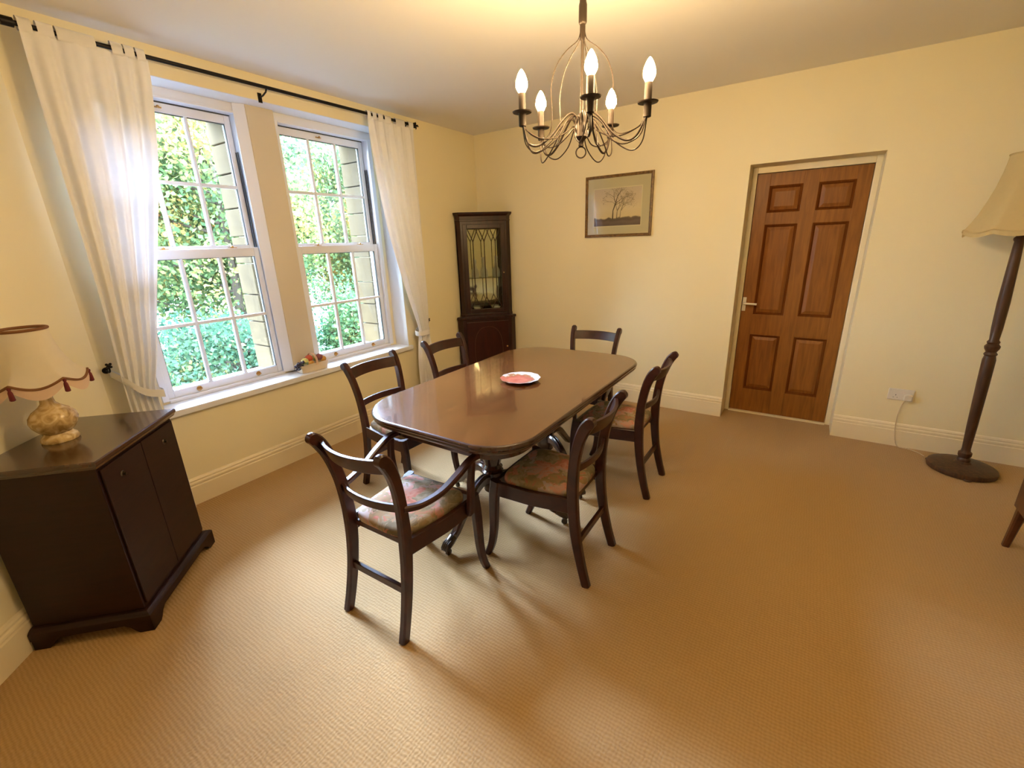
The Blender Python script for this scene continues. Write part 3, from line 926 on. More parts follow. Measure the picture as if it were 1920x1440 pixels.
def strip(pts):
    mb = MB()
    mb.tube([tuple(D2 @ Vector((x, 0.002, z))) for x, z in pts], 0.0045, 6)
    obj('glazing_bar', mb, 'cabinet', gd)


hV = 0.125
for xk in xs3:
    strip([(xk, gz0 + hV), (xk, gz1 - hV)])
    for zz_, zv in ((gz1, gz1 - hV), (gz0, gz0 + hV)):
        strip([(xk - gw / 6 + 0.005, zz_), (xk, zv)]); strip([(xk + gw / 6 - 0.005, zz_), (xk, zv)])
mb = MB(); mb.sphere(tuple(D2 @ Vector((sx1 - fw / 2, 0.016, 1.25))), 0.008)
obj('knob', mb, 'brass', gd)

gl_mat = cloth_mat('cut_glass', (0.80, 0.82, 0.78), 0.5, 0.45)
for k, (fx, hgt, lb) in enumerate(((0.30, 0.17, 'pale glass decanter on the cabinet shelf, leftmost of three'), (0.50, 0.19, 'pale glass decanter on the cabinet shelf, middle of three'), (0.78, 0.20, 'pale glass decanter on the cabinet shelf, rightmost of three'))):
    p = D2 @ Vector((ulen * fx, -0.075, 1.2015))
    d = thing('decanter', lb, 'decanter', tuple(p), group='decanters in the corner cabinet')
    mb = MB(); mb.lathe([(0.030, 0), (0.034, 0.006), (0.036, 0.04), (0.030, 0.075), (0.014, 0.11), (0.011, hgt - 0.03), (0.016, hgt - 0.02), (0.010, hgt - 0.02)], n=16)
    obj('bottle', mb, gl_mat, d, smooth=60)
    mb = MB(); mb.lathe([(0.007, hgt - 0.025), (0.008, hgt - 0.018), (0.014, hgt - 0.005), (0.012, hgt + 0.012), (0.004, hgt + 0.018)], n=12)
    obj('stopper', mb, gl_mat, d, smooth=60)
for k, (fx, dy, lb) in enumerate(((0.30, -0.072, 'small white china bowl on the cabinet floor, left side'), (0.74, -0.072, 'small white china bowl on the cabinet floor, right side'))):
    p = D2 @ Vector((ulen * fx, dy, z0 + 0.0305))
    mb = MB(); mb.lathe([(0.018, 0), (0.020, 0.006), (0.036, 0.03), (0.046, 0.055), (0.043, 0.055), (0.032, 0.030), (0.012, 0.010)], n=20)
    tag(obj('china_bowl', mb, 'china', loc=tuple(p)), lb, 'bowl', 'china in the corner cabinet')

# ------------------------------------------------------------------ sideboard in the left corner (45 degrees)
sb = thing('sideboard', 'dark mahogany sideboard standing across the left corner under the table lamp', 'cabinet', (0, 0, 0))


def SB(s, n_):            # s along the angled wall, n_ distance towards the room
    return Vector((s * qd + n_ * qd, -s * qd + n_ * qd, 0))


# local frame: x along front from left(end near camera) to right(window), y = towards room, origin front-left
o0 = SB(3.285, -1.975)
SBM = diag(o0, Vector((-qd, qd, 0)), Vector((qd, qd, 0)))
W_, Dp = 0.55, 0.41
mb = MB(); mb.box(0, W_, -Dp, 0, 0.085, 0.765, SBM)
obj('carcass', mb, 'sideboard', sb, smooth=0, bevel=0.003)
mb = MB()


def sbring(o, z):
    return [tuple(SBM @ Vector(p)) for p in ((-o, -Dp - 0.004, z), (W_ + o, -Dp - 0.004, z), (W_ + o, o, z), (-o, o, z))]


mb.loft([sbring(0.006, 0.766), sbring(0.014, 0.772), sbring(0.018, 0.782), sbring(0.022, 0.788), sbring(0.022, 0.800), sbring(0.018, 0.805)])
obj('sideboard_top', mb, 'sidetop', sb, smooth=0)
mb = MB()
mb.loft([sbring(0.030, 0.045), sbring(0.030, 0.078), sbring(0.022, 0.086), sbring(0.012, 0.092), sbring(0.002, 0.094)])
obj('plinth', mb, 'sideboard', sb, smooth=0)


def bracket(axis_pts):
    mb = MB()
    for p0, p1 in axis_pts:
        pass
    return mb


fo = 0.030


def foot(cx, cy, dx, dy):
    mb = MB()
    # two ogee bracket cheeks meeting at the corner
    for (ux, uy, vx, vy) in ((dx, 0, 0, dy), (0, dy, dx, 0)):
        prof2 = [(0, 0.0), (0.055, 0.0), (0.068, 0.012), (0.082, 0.030), (0.105, 0.045), (0.105, 0.050), (0, 0.050)]
        ra = [tuple(SBM @ Vector((cx + ux * a, cy + uy * a, z))) for a, z in prof2]
        rb = [tuple(SBM @ Vector((cx + ux * a + vx * 0.02, cy + uy * a + vy * 0.02, z))) for a, z in prof2]
        mb.loft([ra, rb])
    return mb


for cx, cy, dx, dy in ((-fo, fo, 1, -1), (W_ + fo, fo, -1, -1), (-fo, -Dp, 1, 1), (W_ + fo, -Dp, -1, 1)):
    obj('bracket_foot', foot(cx, cy, dx, dy), 'sideboard', sb, smooth=0)
for k in range(2):
    a = 0.012 + k * (W_ / 2 - 0.010); b_ = a + W_ / 2 - 0.014
    mb = MB(); mb.box(a, b_, 0.0, 0.010, 0.115, 0.755, SBM)
    d = obj('sideboard_door', mb, 'sideboard', sb, smooth=0, bevel=0.002)
    cxk = 0.115 if k == 0 else W_ - 0.115
    mb = MB()
    c0 = SBM @ Vector((cxk, 0.010, 0.685))
    mb.tube([tuple(c0), tuple(c0 + Vector((qd, qd, 0)) * 0.004)], [0.014, 0.011], 14)
    mb.tube([tuple(c0), tuple(c0 + Vector((qd, qd, 0)) * 0.013)], [0.005, 0.006], 10)
    obj('escutcheon', mb, 'castor', d)

# ------------------------------------------------------------------ table lamp on the sideboard
lp = SB(3.01, -2.252)
tl = thing('table_lamp', 'mottled onyx table lamp with a tasselled cream shade on the sideboard', 'lamp', (lp.x, lp.y, 0.8055))
mb = MB(); mb.lathe([(0.040, 0), (0.060, 0.0), (0.062, 0.008), (0.058, 0.020), (0.048, 0.030), (0.045, 0.036)], n=28)
obj('lamp_foot', mb, 'onyx', tl, smooth=50)
mb = MB(); mb.lathe([(0.043, 0.036), (0.058, 0.048), (0.072, 0.070), (0.078, 0.092), (0.074, 0.112), (0.060, 0.132), (0.036, 0.150), (0.024, 0.165), (0.021, 0.185), (0.024, 0.198), (0.016, 0.202)], n=32)
obj('lamp_body', mb, 'onyx', tl, smooth=60)
mb = MB(); mb.lathe([(0.006, 0.20), (0.006, 0.44)], n=10); mb.lathe([(0.017, 0.205), (0.017, 0.25), (0.012, 0.255)], n=14)
obj('stem', mb, 'brass', tl)


def scallop_shade(parent, name, mat, prof, lobes, drop, z0_, phase=0.0, n=120):
    """prof: (r,z) from top to bottom; bottom edge hangs in scallops between ribs"""
    rings = []
    for i, (r, z) in enumerate(prof):
        f = max(0, (i - (len(prof) - 4)) / 3)
        ring = []
        for j in range(n):
            a = 2 * math.pi * j / n
            t = abs(math.sin((a - phase) * lobes / 2))
            pin = 1 - 0.035 * t * (i / (len(prof) - 1))
            ring.append((r * pin * math.cos(a), r * pin * math.sin(a), z0_ + z - drop * f * t))
        rings.append(ring)
    mb = MB(); mb.loft(rings, False, False)
    return obj(name, mb, mat, parent, smooth=0 if False else 60), rings[-1], rings[0]


ph0 = R(18)
prof_s = [(0.076, 0.475), (0.078, 0.45), (0.082, 0.42), (0.089, 0.385), (0.100, 0.35), (0.116, 0.318), (0.134, 0.295), (0.151, 0.282)]
sh, bot, topr = scallop_shade(tl, 'lamp_shade', 'shadelight', prof_s, 6, 0.026, 0.0, ph0)
mb = MB(); mb.tube(topr[::2], 0.006, 8, closed=True)
obj('top_braid', mb, 'braid', tl)
mb = MB(); mb.tube(bot, 0.005, 6, closed=True)
obj('scalloped_braid', mb, 'braid', tl)
# frilled lower skirt under the braid
rings = []
for k, (dz, fr) in enumerate(((0, 0), (-0.02, 0.5), (-0.045, 1.0))):
    ring = []
    for j, (x, y, z) in enumerate(bot):
        a = 2 * math.pi * j / len(bot)
        t = abs(math.sin((a - ph0) * 3))
        s_ = 1 + 0.006 * math.sin(a * 60) * fr
        ring.append((x * s_, y * s_, z + dz * (0.55 + 0.45 * t)))
    rings.append(ring)
obj('frill', MB().loft(rings, False, False), 'frill', tl, smooth=80)
for k in range(6):
    a = ph0 + k * 2 * math.pi / 6
    x, y = 0.153 * math.cos(a), 0.153 * math.sin(a)
    mb = MB(); mb.lathe([(0.002, 0.0), (0.006, -0.004), (0.006, -0.010), (0.004, -0.014), (0.007, -0.022), (0.009, -0.052), (0.006, -0.055)], (x, y, 0.280), 10)
    obj('tassel', mb, 'tassel', tl, smooth=50)
mb = MB()
mb.tube(smooth_pts([(-0.058, -0.01, 0.004), (-0.10, -0.03, 0.0035), (-0.135, 0.0, 0.0035), (-0.155, -0.03, 0.0035)], 6), 0.003, 8)
obj('flex', mb, 'flex', tl)

# ------------------------------------------------------------------ curtains on the iron rod
rod = thing('curtain_rod', 'black iron curtain rod with cross finial above the windows', 'rod', (0.09, -2.2, 2.53))
mb = MB(); mb.tube([(0, -1.20, -0.012), (0, 1.25, 0.002)], 0.0105, 12)
obj('pole', mb, 'iron', rod)
mb = MB()
mb.box(-0.008, 0.008, 1.245, 1.262, -0.018, 0.022); mb.lathe([(0.012, -0.012), (0.012, 0.012)], (0, 1.25, 0), 10)
for a in range(4):
    dx, dz = math.cos(R(90 * a)), math.sin(R(90 * a))
    mb.tube([(0, 1.262, 0.002), (0.018 * dx, 1.270, 0.002 + 0.018 * dz), (0.030 * dx, 1.266, 0.002 + 0.030 * dz)], [0.006, 0.006, 0.002], 6)
mb.tube([(0, 1.25, 0.002), (0, 1.285, 0.002), (0, 1.305, 0.002)], [0.007, 0.007, 0.002], 8)
obj('finial', mb, 'iron', rod)
mb = MB()
mb.lathe([(0.019, -0.02), (0.019, 0.02)], (0, 0, 0), 12)
o = obj('rod_collar', mb, 'iron', rod, (0, -1.165, -0.012)); o.rotation_euler = (R(90), 0, 0)
for yb in (-0.04, 1.15):
    mb = MB(); mb.tube([(-0.088, yb, -0.045), (-0.05, yb, -0.042), (-0.01, yb, -0.028), (0.0, yb, -0.014)], 0.005, 8)
    mb.box(-0.090, -0.085, yb - 0.012, yb + 0.012, -0.075, -0.02)
    mb.tube([(-0.013, yb, -0.004), (-0.008, yb, -0.012), (0, yb, -0.0155), (0.010, yb, -0.010), (0.014, yb, 0.0)], 0.0035, 6)
    obj('rod_bracket', mb, 'iron', rod)


def curtain(name, label, stations, nf, amp, tabs, ztop, tie_z, xbase=0.095, seed=1):
    """stations: (z, yl, yr, amplitude scale, x offset); folds run top to bottom"""
    rnd = random.Random(seed)
    t = thing(name, label, 'curtain', (0, (stations[0][1] + stations[0][2]) / 2, 0), group='sheer tab-top curtains')
    oy = t.location[1]
    S = smooth_pts(stations, 10)
    nu = 160
    ph = [rnd.uniform(0, 6.28) for _ in range(6)]
    rows = []
    for (z, yl, yr, am, xo) in S:
        row = []
        for i in range(nu + 1):
            u = i / nu
            uu = u + 0.012 * math.sin(5 * u + ph[0]) + 0.02 * math.sin(2 * math.pi * u * 2 + ph[1]) * 0.4
            f = math.sin(2 * math.pi * nf * uu + ph[2]) + 0.35 * math.sin(2 * math.pi * nf * 2.0 * uu + ph[3] + 1.2 * z)
            f += 0.3 * math.sin(2 * math.pi * nf * 0.5 * u + ph[4] + z)
            row.append((xbase + xo + amp * am * f, yl + (yr - yl) * u - oy, z))
        rows.append(row)
    mb = MB()
    vs_ = [p for r in rows for p in r]
    n1 = nu + 1
    fs = [(a * n1 + b_, a * n1 + b_ + 1, (a + 1) * n1 + b_ + 1, (a + 1) * n1 + b_) for a in range(len(rows) - 1) for b_ in range(nu)]
    mb.add(vs_, fs)
    obj('drape', mb, 'curtain', t, smooth=180)
    for (a, b_) in tabs:
        mb = MB()
        loop = [(xbase + 0.003, ztop - 0.02), (0.09 + 0.016, 2.50), (0.09 + 0.016, 2.532), (0.09 + 0.010, 2.545), (0.09, 2.549), (0.09 - 0.010, 2.545), (0.09 - 0.016, 2.532), (0.09 - 0.016, 2.50), (xbase - 0.003, ztop - 0.02)]
        loop = smooth_pts(loop, 3)
        va = [(x, a - oy, z) for x, z in loop] + [(x, b_ - oy, z) for x, z in loop]
        k = len(loop)
        mb.add(va, [(i, i + 1, k + i + 1, k + i) for i in range(k - 1)])
        obj('tab', mb, 'curtain', t, smooth=60)
    return t, oy


def lmap(px_, a=(35, -3.335), b_=(270, -2.872)):
    return a[1] + (px_ - a[0]) * (b_[1] - a[1]) / (b_[0] - a[0])


tabsL = [(lmap(a), lmap(b_)) for a, b_ in ((35, 58), (66, 94), (98, 168), (198, 221), (224, 245), (249, 268))]
cl, oyl = curtain('curtain', 'white sheer curtain tied back on the left, above the sideboard',
    [(2.502, -3.335, -2.868, 0.35, 0.0), (2.35, -3.340, -2.885, 0.8, 0.0), (2.0, -3.345, -2.945, 1.0, 0.01), (1.6, -3.348, -3.045, 1.0, 0.02), (1.25, -3.352, -3.13, 0.9, 0.02), (1.0, -3.360, -3.185, 0.75, 0.015), (0.84, -3.362, -3.225, 0.55, 0.005), (0.72, -3.362, -3.225, 0.65, 0.0), (0.5, -3.365, -3.21, 0.8, 0.0), (0.25, -3.365, -3.20, 0.8, 0.0), (0.03, -3.365, -3.20, 0.8, 0.0)],
    5, 0.015, tabsL, 2.51, 0.82, 0.100, 3)
rmap = lambda p_: lmap(p_, (686, -1.462), (775, -0.972))
tabsR = [(rmap(a), rmap(b_)) for a, b_ in ((686, 692), (695, 702), (705, 714), (717, 729), (738, 756), (764, 774))]
cr_, oyr = curtain('curtain', 'white sheer curtain tied back on the right, beside the corner cabinet',
    [(2.502, -1.462, -0.972, 0.35, 0.0), (2.35, -1.455, -0.972, 0.8, 0.0), (2.0, -1.43, -0.985, 1.0, 0.01), (1.6, -1.37, -0.995, 1.0, 0.02), (1.2, -1.265, -1.0, 0.9, 0.02), (0.95, -1.185, -1.005, 0.75, 0.015), (0.80, -1.135, -1.005, 0.55, 0.005), (0.70, -1.14, -0.995, 0.65, 0.0), (0.5, -1.165, -0.96, 0.8, 0.0), (0.25, -1.17, -0.945, 0.8, 0.0), (0.03, -1.17, -0.94, 0.8, 0.0)],
    5, 0.015, tabsR, 2.51, 0.78, 0.100, 5)


def tieback(t, oy, ya, yb, za, zb, hook_y, hook_z):
    """band round the gathered cloth, rising to its hook on the wall"""
    mb = MB()
    pts = smooth_pts([(0.055, hook_y, hook_z - 0.01), (0.12, hook_y + 0.04 * (1 if yb > ya else -1), hook_z - 0.06), (0.142, (ya + yb) / 2, (za + zb) / 2 - 0.02), (0.125, yb, zb), (0.09, yb + 0.012 * (1 if yb > ya else -1), zb), (0.062, yb, zb + 0.01), (0.05, (ya + yb) / 2, (za + zb) / 2 + 0.02), (0.045, hook_y, hook_z - 0.01)], 6)
    pts = [(x, y - oy, z) for x, y, z in pts]
    rings = [[(x, y, z - 0.022), (x + 0.001, y, z), (x, y, z + 0.022), (x - 0.003, y, z + 0.022), (x - 0.003, y, z - 0.022)] for x, y, z in pts]
    mb.loft(rings)
    obj('tieback', mb, 'curtain', t, smooth=60)


tieback(cl, oyl, -3.37, -3.205, 0.90, 0.79, -3.388, 0.955)
tieback(cr_, oyr, -1.0, -1.145, 0.80, 0.755, -0.975, 0.82)


def hook(y, z, label):
    t = thing('curtain_hook', label, 'hook', (0, y, z), group='curtain holdback hooks')
    mb = MB(); mb.tube([(0, 0, 0), (0.004, 0, 0)], [0.018, 0.016], 12); mb.tube(smooth_pts([(0.004, 0, 0), (0.045, 0, -0.004), (0.065, 0, 0.006), (0.072, 0, 0.03)], 4), 0.0045, 8)
    obj('arm', mb, 'iron', t)
    mb = MB(); mb.sphere((0.072, 0, 0.036), 0.010)
    for k in range(4):
        mb.sphere((0.074, 0.011 * math.cos(k * 1.57 + 0.78), 0.036 + 0.011 * math.sin(k * 1.57 + 0.78)), 0.007, 8, 6)
    obj('leaf_end', mb, 'iron', t)


hook(-3.388, 0.955, 'black iron curtain hook on the wall left of the window')
hook(-0.968, 0.82, 'black iron curtain hook on the wall right of the window')

# ------------------------------------------------------------------ chandelier
CX, CY = 2.3145, -2.3606
ch = thing('chandelier', 'bronze five-arm candle chandelier with lit bulbs hanging over the table', 'chandelier', (CX, CY, 0))
mb = MB(); mb.lathe([(0.055, H), (0.055, H - 0.012), (0.045, H - 0.03), (0.012, H - 0.045), (0.008, H - 0.05)], n=24)
obj('ceiling_rose', mb, 'bronze', ch, smooth=50)
zc = H - 0.05; k = 0
mb = MB()
while zc > 2.355:
    pts = []
    for j in range(14):
        a = 2 * math.pi * j / 14
        h_, v_ = 0.009 * math.cos(a), 0.019 * math.sin(a)
        pts.append((h_, 0, zc - 0.016 + v_) if k % 2 == 0 else (0, h_, zc - 0.016 + v_))
    mb.tube(pts, 0.0022, 6, closed=True)
    zc -= 0.031; k += 1
obj('chain', mb, 'bronze', ch)
mb = MB(); mb.lathe([(0.005, 2.36), (0.012, 2.352), (0.012, 2.345), (0.0145, 2.335), (0.0145, 2.285), (0.0125, 2.280), (0.010, 2.278), (0.0095, 2.24), (0.008, 2.232), (0.0055, 2.228), (0.0055, 1.99), (0.009, 1.985)], n=18)
obj('stem', mb, 'bronze', ch, smooth=40)
mb = MB(); mb.lathe([(0.008, 2.0), (0.014, 1.993), (0.014, 1.985), (0.021, 1.978), (0.022, 1.975), (0.022, 1.930), (0.025, 1.926), (0.026, 1.920), (0.012, 1.908), (0.008, 1.898), (0.010, 1.890), (0.005, 1.886)], n=22)
obj('hub', mb, 'bronze', ch, smooth=40)
mb = MB(); mb.tube([(0.0 + 0.019 * math.cos(2 * math.pi * j / 24) * 0.85, 0.019 * math.cos(2 * math.pi * j / 24) * 0.5, 1.868 + 0.019 * math.sin(2 * math.pi * j / 24)) for j in range(24)], 0.0026, 8, closed=True)
obj('ring', mb, 'bronze', ch)
SZ = 1.995
for (bx, by) in [(-0.1570, -0.1690), (-0.2200, 0.0800), (0.0200, 0.2430), (0.2460, 0.0130), (0.1130, -0.1740)]:
    r = math.hypot(bx, by); ux, uy = bx / r, by / r; vx, vy = -uy, ux

    def P(rad, z, lat=0.0):
        return (ux * rad + vx * lat, uy * rad + vy * lat, z)
    arm = empty('candle_arm'); arm.parent = ch
    mb = MB(); mb.tube(smooth_pts([P(0.016, 1.965), P(0.026, 1.992), P(0.045, 1.998), P(0.075, 1.975), P(0.125, 1.918), P(0.175, 1.888), P(0.212, 1.900), P(r - 0.004, 1.952)], 7), 0.0042, 8)
    obj('main_branch', mb, 'bronze', arm)
    for lat, zlow, rmid, z_in in ((0.030, 1.858, 0.165, 1.985), (-0.030, 1.872, 0.150, 1.978), (0.012, 1.912, 0.15, 1.950)):
        mb = MB(); mb.tube(smooth_pts([P(0.018, z_in - 0.02, lat * 0.3), P(0.034, z_in + 0.004, lat * 0.5), P(0.07, z_in - 0.02, lat), P(0.115, (zlow + z_in) / 2 - 0.02, lat * 1.3), P(rmid + 0.02, zlow, lat), P(r - 0.018, zlow + 0.022, lat * 0.6), P(r - 0.002, 1.953, lat * 0.2)], 7), 0.0024, 6)
        obj('wire', mb, 'bronzewire', arm)
    # cage wire from the top of the stem, bowing out and sweeping under to the candle
    mb = MB(); mb.tube(smooth_pts([P(0.008, 2.275), P(0.010, 2.248), P(0.022, 2.226), P(0.062, 2.195), P(0.098, 2.150), P(0.118, 2.09), P(0.118, 2.03), P(0.117, 1.97), P(0.128, 1.928), P(0.160, 1.912), P(r - 0.03, 1.926), P(r - 0.006, 1.955)], 7), 0.0017, 6)
    obj('wire', mb, 'bronzewire', arm)
    cen = (ux * r, uy * r, 0)
    mb = MB(); mb.lathe([(0.009, SZ - 0.045), (0.0135, SZ - 0.043), (0.0135, SZ - 0.004), (0.016, SZ - 0.001)], cen, 16)
    obj('candle_cup', mb, 'bronze', arm, smooth=40)
    mb = MB(); mb.lathe([(0.012, SZ - 0.002), (0.034, SZ), (0.036, SZ + 0.0035), (0.034, SZ + 0.004), (0.012, SZ + 0.002)], cen, 26)
    obj('drip_pan', mb, 'bronze', arm, smooth=40)
    mb = MB(); mb.lathe([(0.0125, SZ + 0.002), (0.0125, SZ + 0.062), (0.0105, SZ + 0.064)], cen, 16)
    obj('candle_sleeve', mb, 'candle', arm, smooth=40)
    mb = MB(); mb.lathe([(0.0095, SZ + 0.062), (0.014, SZ + 0.068), (0.0205, SZ + 0.080), (0.0215, SZ + 0.090), (0.019, SZ + 0.105), (0.0125, SZ + 0.121), (0.0065, SZ + 0.131), (0.002, SZ + 0.136)], cen, 14)
    obj('bulb', mb, 'bulb', arm, smooth=60, label='lit candle bulb')

# ------------------------------------------------------------------ framed picture on the back wall
pc = thing('framed_picture', 'framed print of bare misty trees on the back wall', 'picture', (1.588, -0.001, 1.829))
hw, hh = 0.312, 0.262


def fr(ins, y):
    return [(-hw + ins, y, -hh + ins), (hw - ins, y, -hh + ins), (hw - ins, y, hh - ins), (-hw + ins, y, hh - ins)]


mb = MB(); mb.loft([fr(0, 0), fr(0, -0.016), fr(0.003, -0.021), fr(0.010, -0.022), fr(0.014, -0.018), fr(0.020, -0.017), fr(0.024, -0.012), fr(0.024, -0.004)], False, False)
obj('frame', mb, 'gilt', pc, smooth=0)
mb = MB(); mb.box(-hw + 0.022, hw - 0.022, -0.007, -0.002, -hh + 0.022, hh - 0.022)
obj('mount', mb, 'mount', pc, smooth=0)
pw0, pw1, pz0, pz1 = -0.225, 0.212, -0.166, 0.150
mb = MB(); mb.box(pw0 - 0.007, pw1 + 0.007, -0.0076, -0.0065, pz0 - 0.007, pz1 + 0.007)
obj('mount_border', mb, 'mountline', pc, smooth=0)


def print_mat():
    mt, nt, b = _mat('misty_landscape_print')
    tc = _n(nt, 'ShaderNodeTexCoord'); sx = _n(nt, 'ShaderNodeSeparateXYZ')
    nt.links.new(tc.outputs['Object'], sx.inputs[0])
    nz = _n(nt, 'ShaderNodeTexNoise'); nz.inputs['Scale'].default_value = 14; nz.inputs['Detail'].default_value = 6
    nt.links.new(tc.outputs['Object'], nz.inputs[0])
    ad = _n(nt, 'ShaderNodeMath', operation='MULTIPLY_ADD'); ad.inputs[1].default_value = 0.05
    nt.links.new(nz.outputs[0], ad.inputs[0]); nt.links.new(sx.outputs['Z'], ad.inputs[2])
    mr = _n(nt, 'ShaderNodeMapRange'); mr.inputs[1].default_value = pz0 + 0.025; mr.inputs[2].default_value = pz1 + 0.025
    nt.links.new(ad.outputs[0], mr.inputs[0])
    cr = _n(nt, 'ShaderNodeValToRGB')
    st = [(0.0, (0.13, 0.085, 0.085)), (0.10, (0.17, 0.11, 0.10)), (0.165, (0.11, 0.07, 0.06)), (0.20, (0.16, 0.105, 0.075)), (0.225, (0.76, 0.60, 0.36)), (0.45, (0.78, 0.64, 0.44)), (0.75, (0.70, 0.56, 0.43)), (1.0, (0.64, 0.52, 0.42))]
    els = cr.color_ramp.elements
    while len(els) < len(st): els.new(0.5)
    for e_, (p_, c) in zip(els, st): e_.position = p_; e_.color = (*c, 1)
    nt.links.new(mr.outputs[0], cr.inputs[0]); nt.links.new(cr.outputs[0], b.inputs['Base Color'])
    b.inputs['Roughness'].default_value = 0.7
    return mt


mb = MB(); mb.box(pw0, pw1, -0.0082, -0.0074, pz0, pz1)
pr = obj('print', mb, print_mat(), pc, smooth=0)
rt = random.Random(4)
trunkm = plain('printed_trunk', (0.085, 0.055, 0.038), 0.8)
twigm = plain('printed_twigs', (0.30, 0.22, 0.13), 0.8, vary=0.25, scale=80)


def flat_branch(mb, x, z, ang, ln, wd, depth):
    x1_, z1_ = x + ln * math.cos(ang), z + ln * math.sin(ang)
    nx, nz_ = -math.sin(ang) * wd / 2, math.cos(ang) * wd / 2
    y = -0.0086 - 0.00002 * depth
    mb.add([(x + nx, y, z + nz_), (x - nx, y, z - nz_), (x1_ - nx * 0.6, y, z1_ - nz_ * 0.6), (x1_ + nx * 0.6, y, z1_ + nz_ * 0.6)], [(0, 1, 2, 3)])
    return x1_, z1_


def grow(mb, tw, x, z, ang, ln, wd, d):
    x1_, z1_ = flat_branch(mb, x, z, ang, ln, wd, d)
    if d >= 5:
        for _ in range(4):
            px_, pz_ = x1_ + rt.gauss(0, 0.009), z1_ + rt.gauss(0, 0.008)
            s_ = rt.uniform(0.0014, 0.0030)
            tw.add([(px_ - s_, -0.0090, pz_), (px_, -0.0090, pz_ - s_), (px_ + s_, -0.0090, pz_), (px_, -0.0090, pz_ + s_)], [(0, 1, 2, 3)])
        return
    for k_ in range(2 if d > 0 else 3):
        grow(mb, tw, x1_, z1_, ang + rt.uniform(-0.75, 0.75), ln * rt.uniform(0.62, 0.92), wd * 0.62, d + 1)


ta, tw = MB(), MB()
grow(ta, tw, -0.045, -0.112, R(89), 0.075, 0.013, 0)
grow(ta, tw, -0.008, -0.106, R(86), 0.066, 0.007, 0)
grow(ta, tw, 0.022, -0.102, R(84), 0.060, 0.005, 0)
def clip(mb):
    mb.v = [(min(max(x, pw0), pw1), y, min(max(z, pz0), pz1)) for x, y, z in mb.v]
clip(ta); clip(tw)
obj('printed_trees', ta, trunkm, pr, smooth=0); obj('printed_foliage', tw, twigm, pr, smooth=0)
mb = MB(); mb.box(-hw + 0.022, hw - 0.022, -0.0125, -0.0115, -hh + 0.022, hh - 0.022)
obj('picture_glass', mb, 'glass', pc, smooth=0)

# ------------------------------------------------------------------ wall socket, plug and flex
sk = thing('wall_socket', 'white double wall socket above the skirting right of the door', 'socket', (3.797, 0, 0.397))
mb = MB(); mb.box(-0.073, 0.073, -0.009, 0, -0.043, 0.043)
obj('socket_plate', mb, 'plastic', sk, smooth=0, bevel=0.004)
for xx in (-0.055, 0.012):
    mb = MB(); mb.box(xx, xx + 0.014, -0.013, -0.008, 0.008, 0.030)
    obj('rocker_switch', mb, 'plastic', sk, smooth=0, bevel=0.001)
mb = MB()
for xx, zz_, a_, b_ in ((-0.028, -0.004, 0.004, 0.008), (-0.040, -0.022, 0.006, 0.003), (-0.018, -0.022, 0.006, 0.003)):
    mb.box(xx - a_ / 2, xx + a_ / 2, -0.0094, -0.0088, zz_ - b_ / 2, zz_ + b_ / 2)
obj('socket_holes', mb, 'gap', sk, smooth=0)
pg = thing('plug', 'white mains plug pushed into the right half of the wall socket', 'plug', (3.838, -0.0095, 0.385))
mb = MB(); mb.loft([[(-0.024, 0, -0.024), (0.024, 0, -0.024), (0.024, 0, 0.014), (0.012, 0, 0.024), (-0.012, 0, 0.024), (-0.024, 0, 0.014)], [(-0.021, -0.028, -0.021), (0.021, -0.028, -0.021), (0.021, -0.028, 0.012), (0.011, -0.028, 0.021), (-0.011, -0.028, 0.021), (-0.021, -0.028, 0.012)]])
obj('plug_body', mb, 'plastic', pg, smooth=0, bevel=0.003)
mb = MB(); mb.tube([tuple(Vector(p) - Vector((3.838, -0.0095, 0.385))) for p in smooth_pts([(3.825, -0.028, 0.362), (3.812, -0.024, 0.32), (3.806, -0.014, 0.25), (3.806, -0.026, 0.17), (3.815, -0.034, 0.08), (3.84, -0.045, 0.012), (3.90, -0.05, 0.005), (3.95, -0.09, 0.005), (3.98, -0.14, 0.005)], 7)], 0.0032, 8)
obj('flex', mb, 'flex', pg)

# ------------------------------------------------------------------ floor lamp
fl = thing('floor_lamp', 'turned dark wood floor lamp with a scalloped cream shade, right of the door', 'lamp', (4.146, -0.262, 0))
mb = MB(); mb.lathe([(0.165, 0.0), (0.172, 0.004), (0.176, 0.020), (0.172, 0.034), (0.155, 0.042), (0.10, 0.050), (0.045, 0.058), (0.035, 0.07)], n=40)
mb2 = MB()
obj('lamp_base', mb, 'lampwood', fl, smooth=40)
for k in range(3):
    a = R(30 + 120 * k)
    mb = MB(); mb.lathe([(0.020, 0.0), (0.024, 0.004), (0.018, 0.012)], (0.165 * math.cos(a), 0.165 * math.sin(a), 0), 12)
    obj('base_foot', mb, 'lampwood', fl)
tilt = empty('lamp_column', (0, 0, 0.06)); tilt.parent = fl; tilt.rotation_euler = (0, R(-2.0), 0)
mb = MB()
pp = [(0.032, 0.0), (0.036, 0.02), (0.028, 0.035), (0.034, 0.05), (0.034, 0.07), (0.024, 0.08), (0.022, 0.10), (0.026, 0.25), (0.030, 0.55), (0.031, 0.70), (0.026, 0.725), (0.032, 0.735), (0.024, 0.75), (0.034, 0.77), (0.036, 0.785), (0.026, 0.80), (0.030, 0.812), (0.022, 0.825), (0.026, 0.90), (0.0285, 1.05), (0.024, 1.30), (0.0205, 1.40), (0.026, 1.41), (0.026, 1.42), (0.018, 1.43), (0.018, 1.50), (0.012, 1.51), (0.006, 1.52), (0.006, 1.86)]
mb.lathe(pp, n=24)
obj('pole', mb, 'lampwood', tilt, smooth=40)
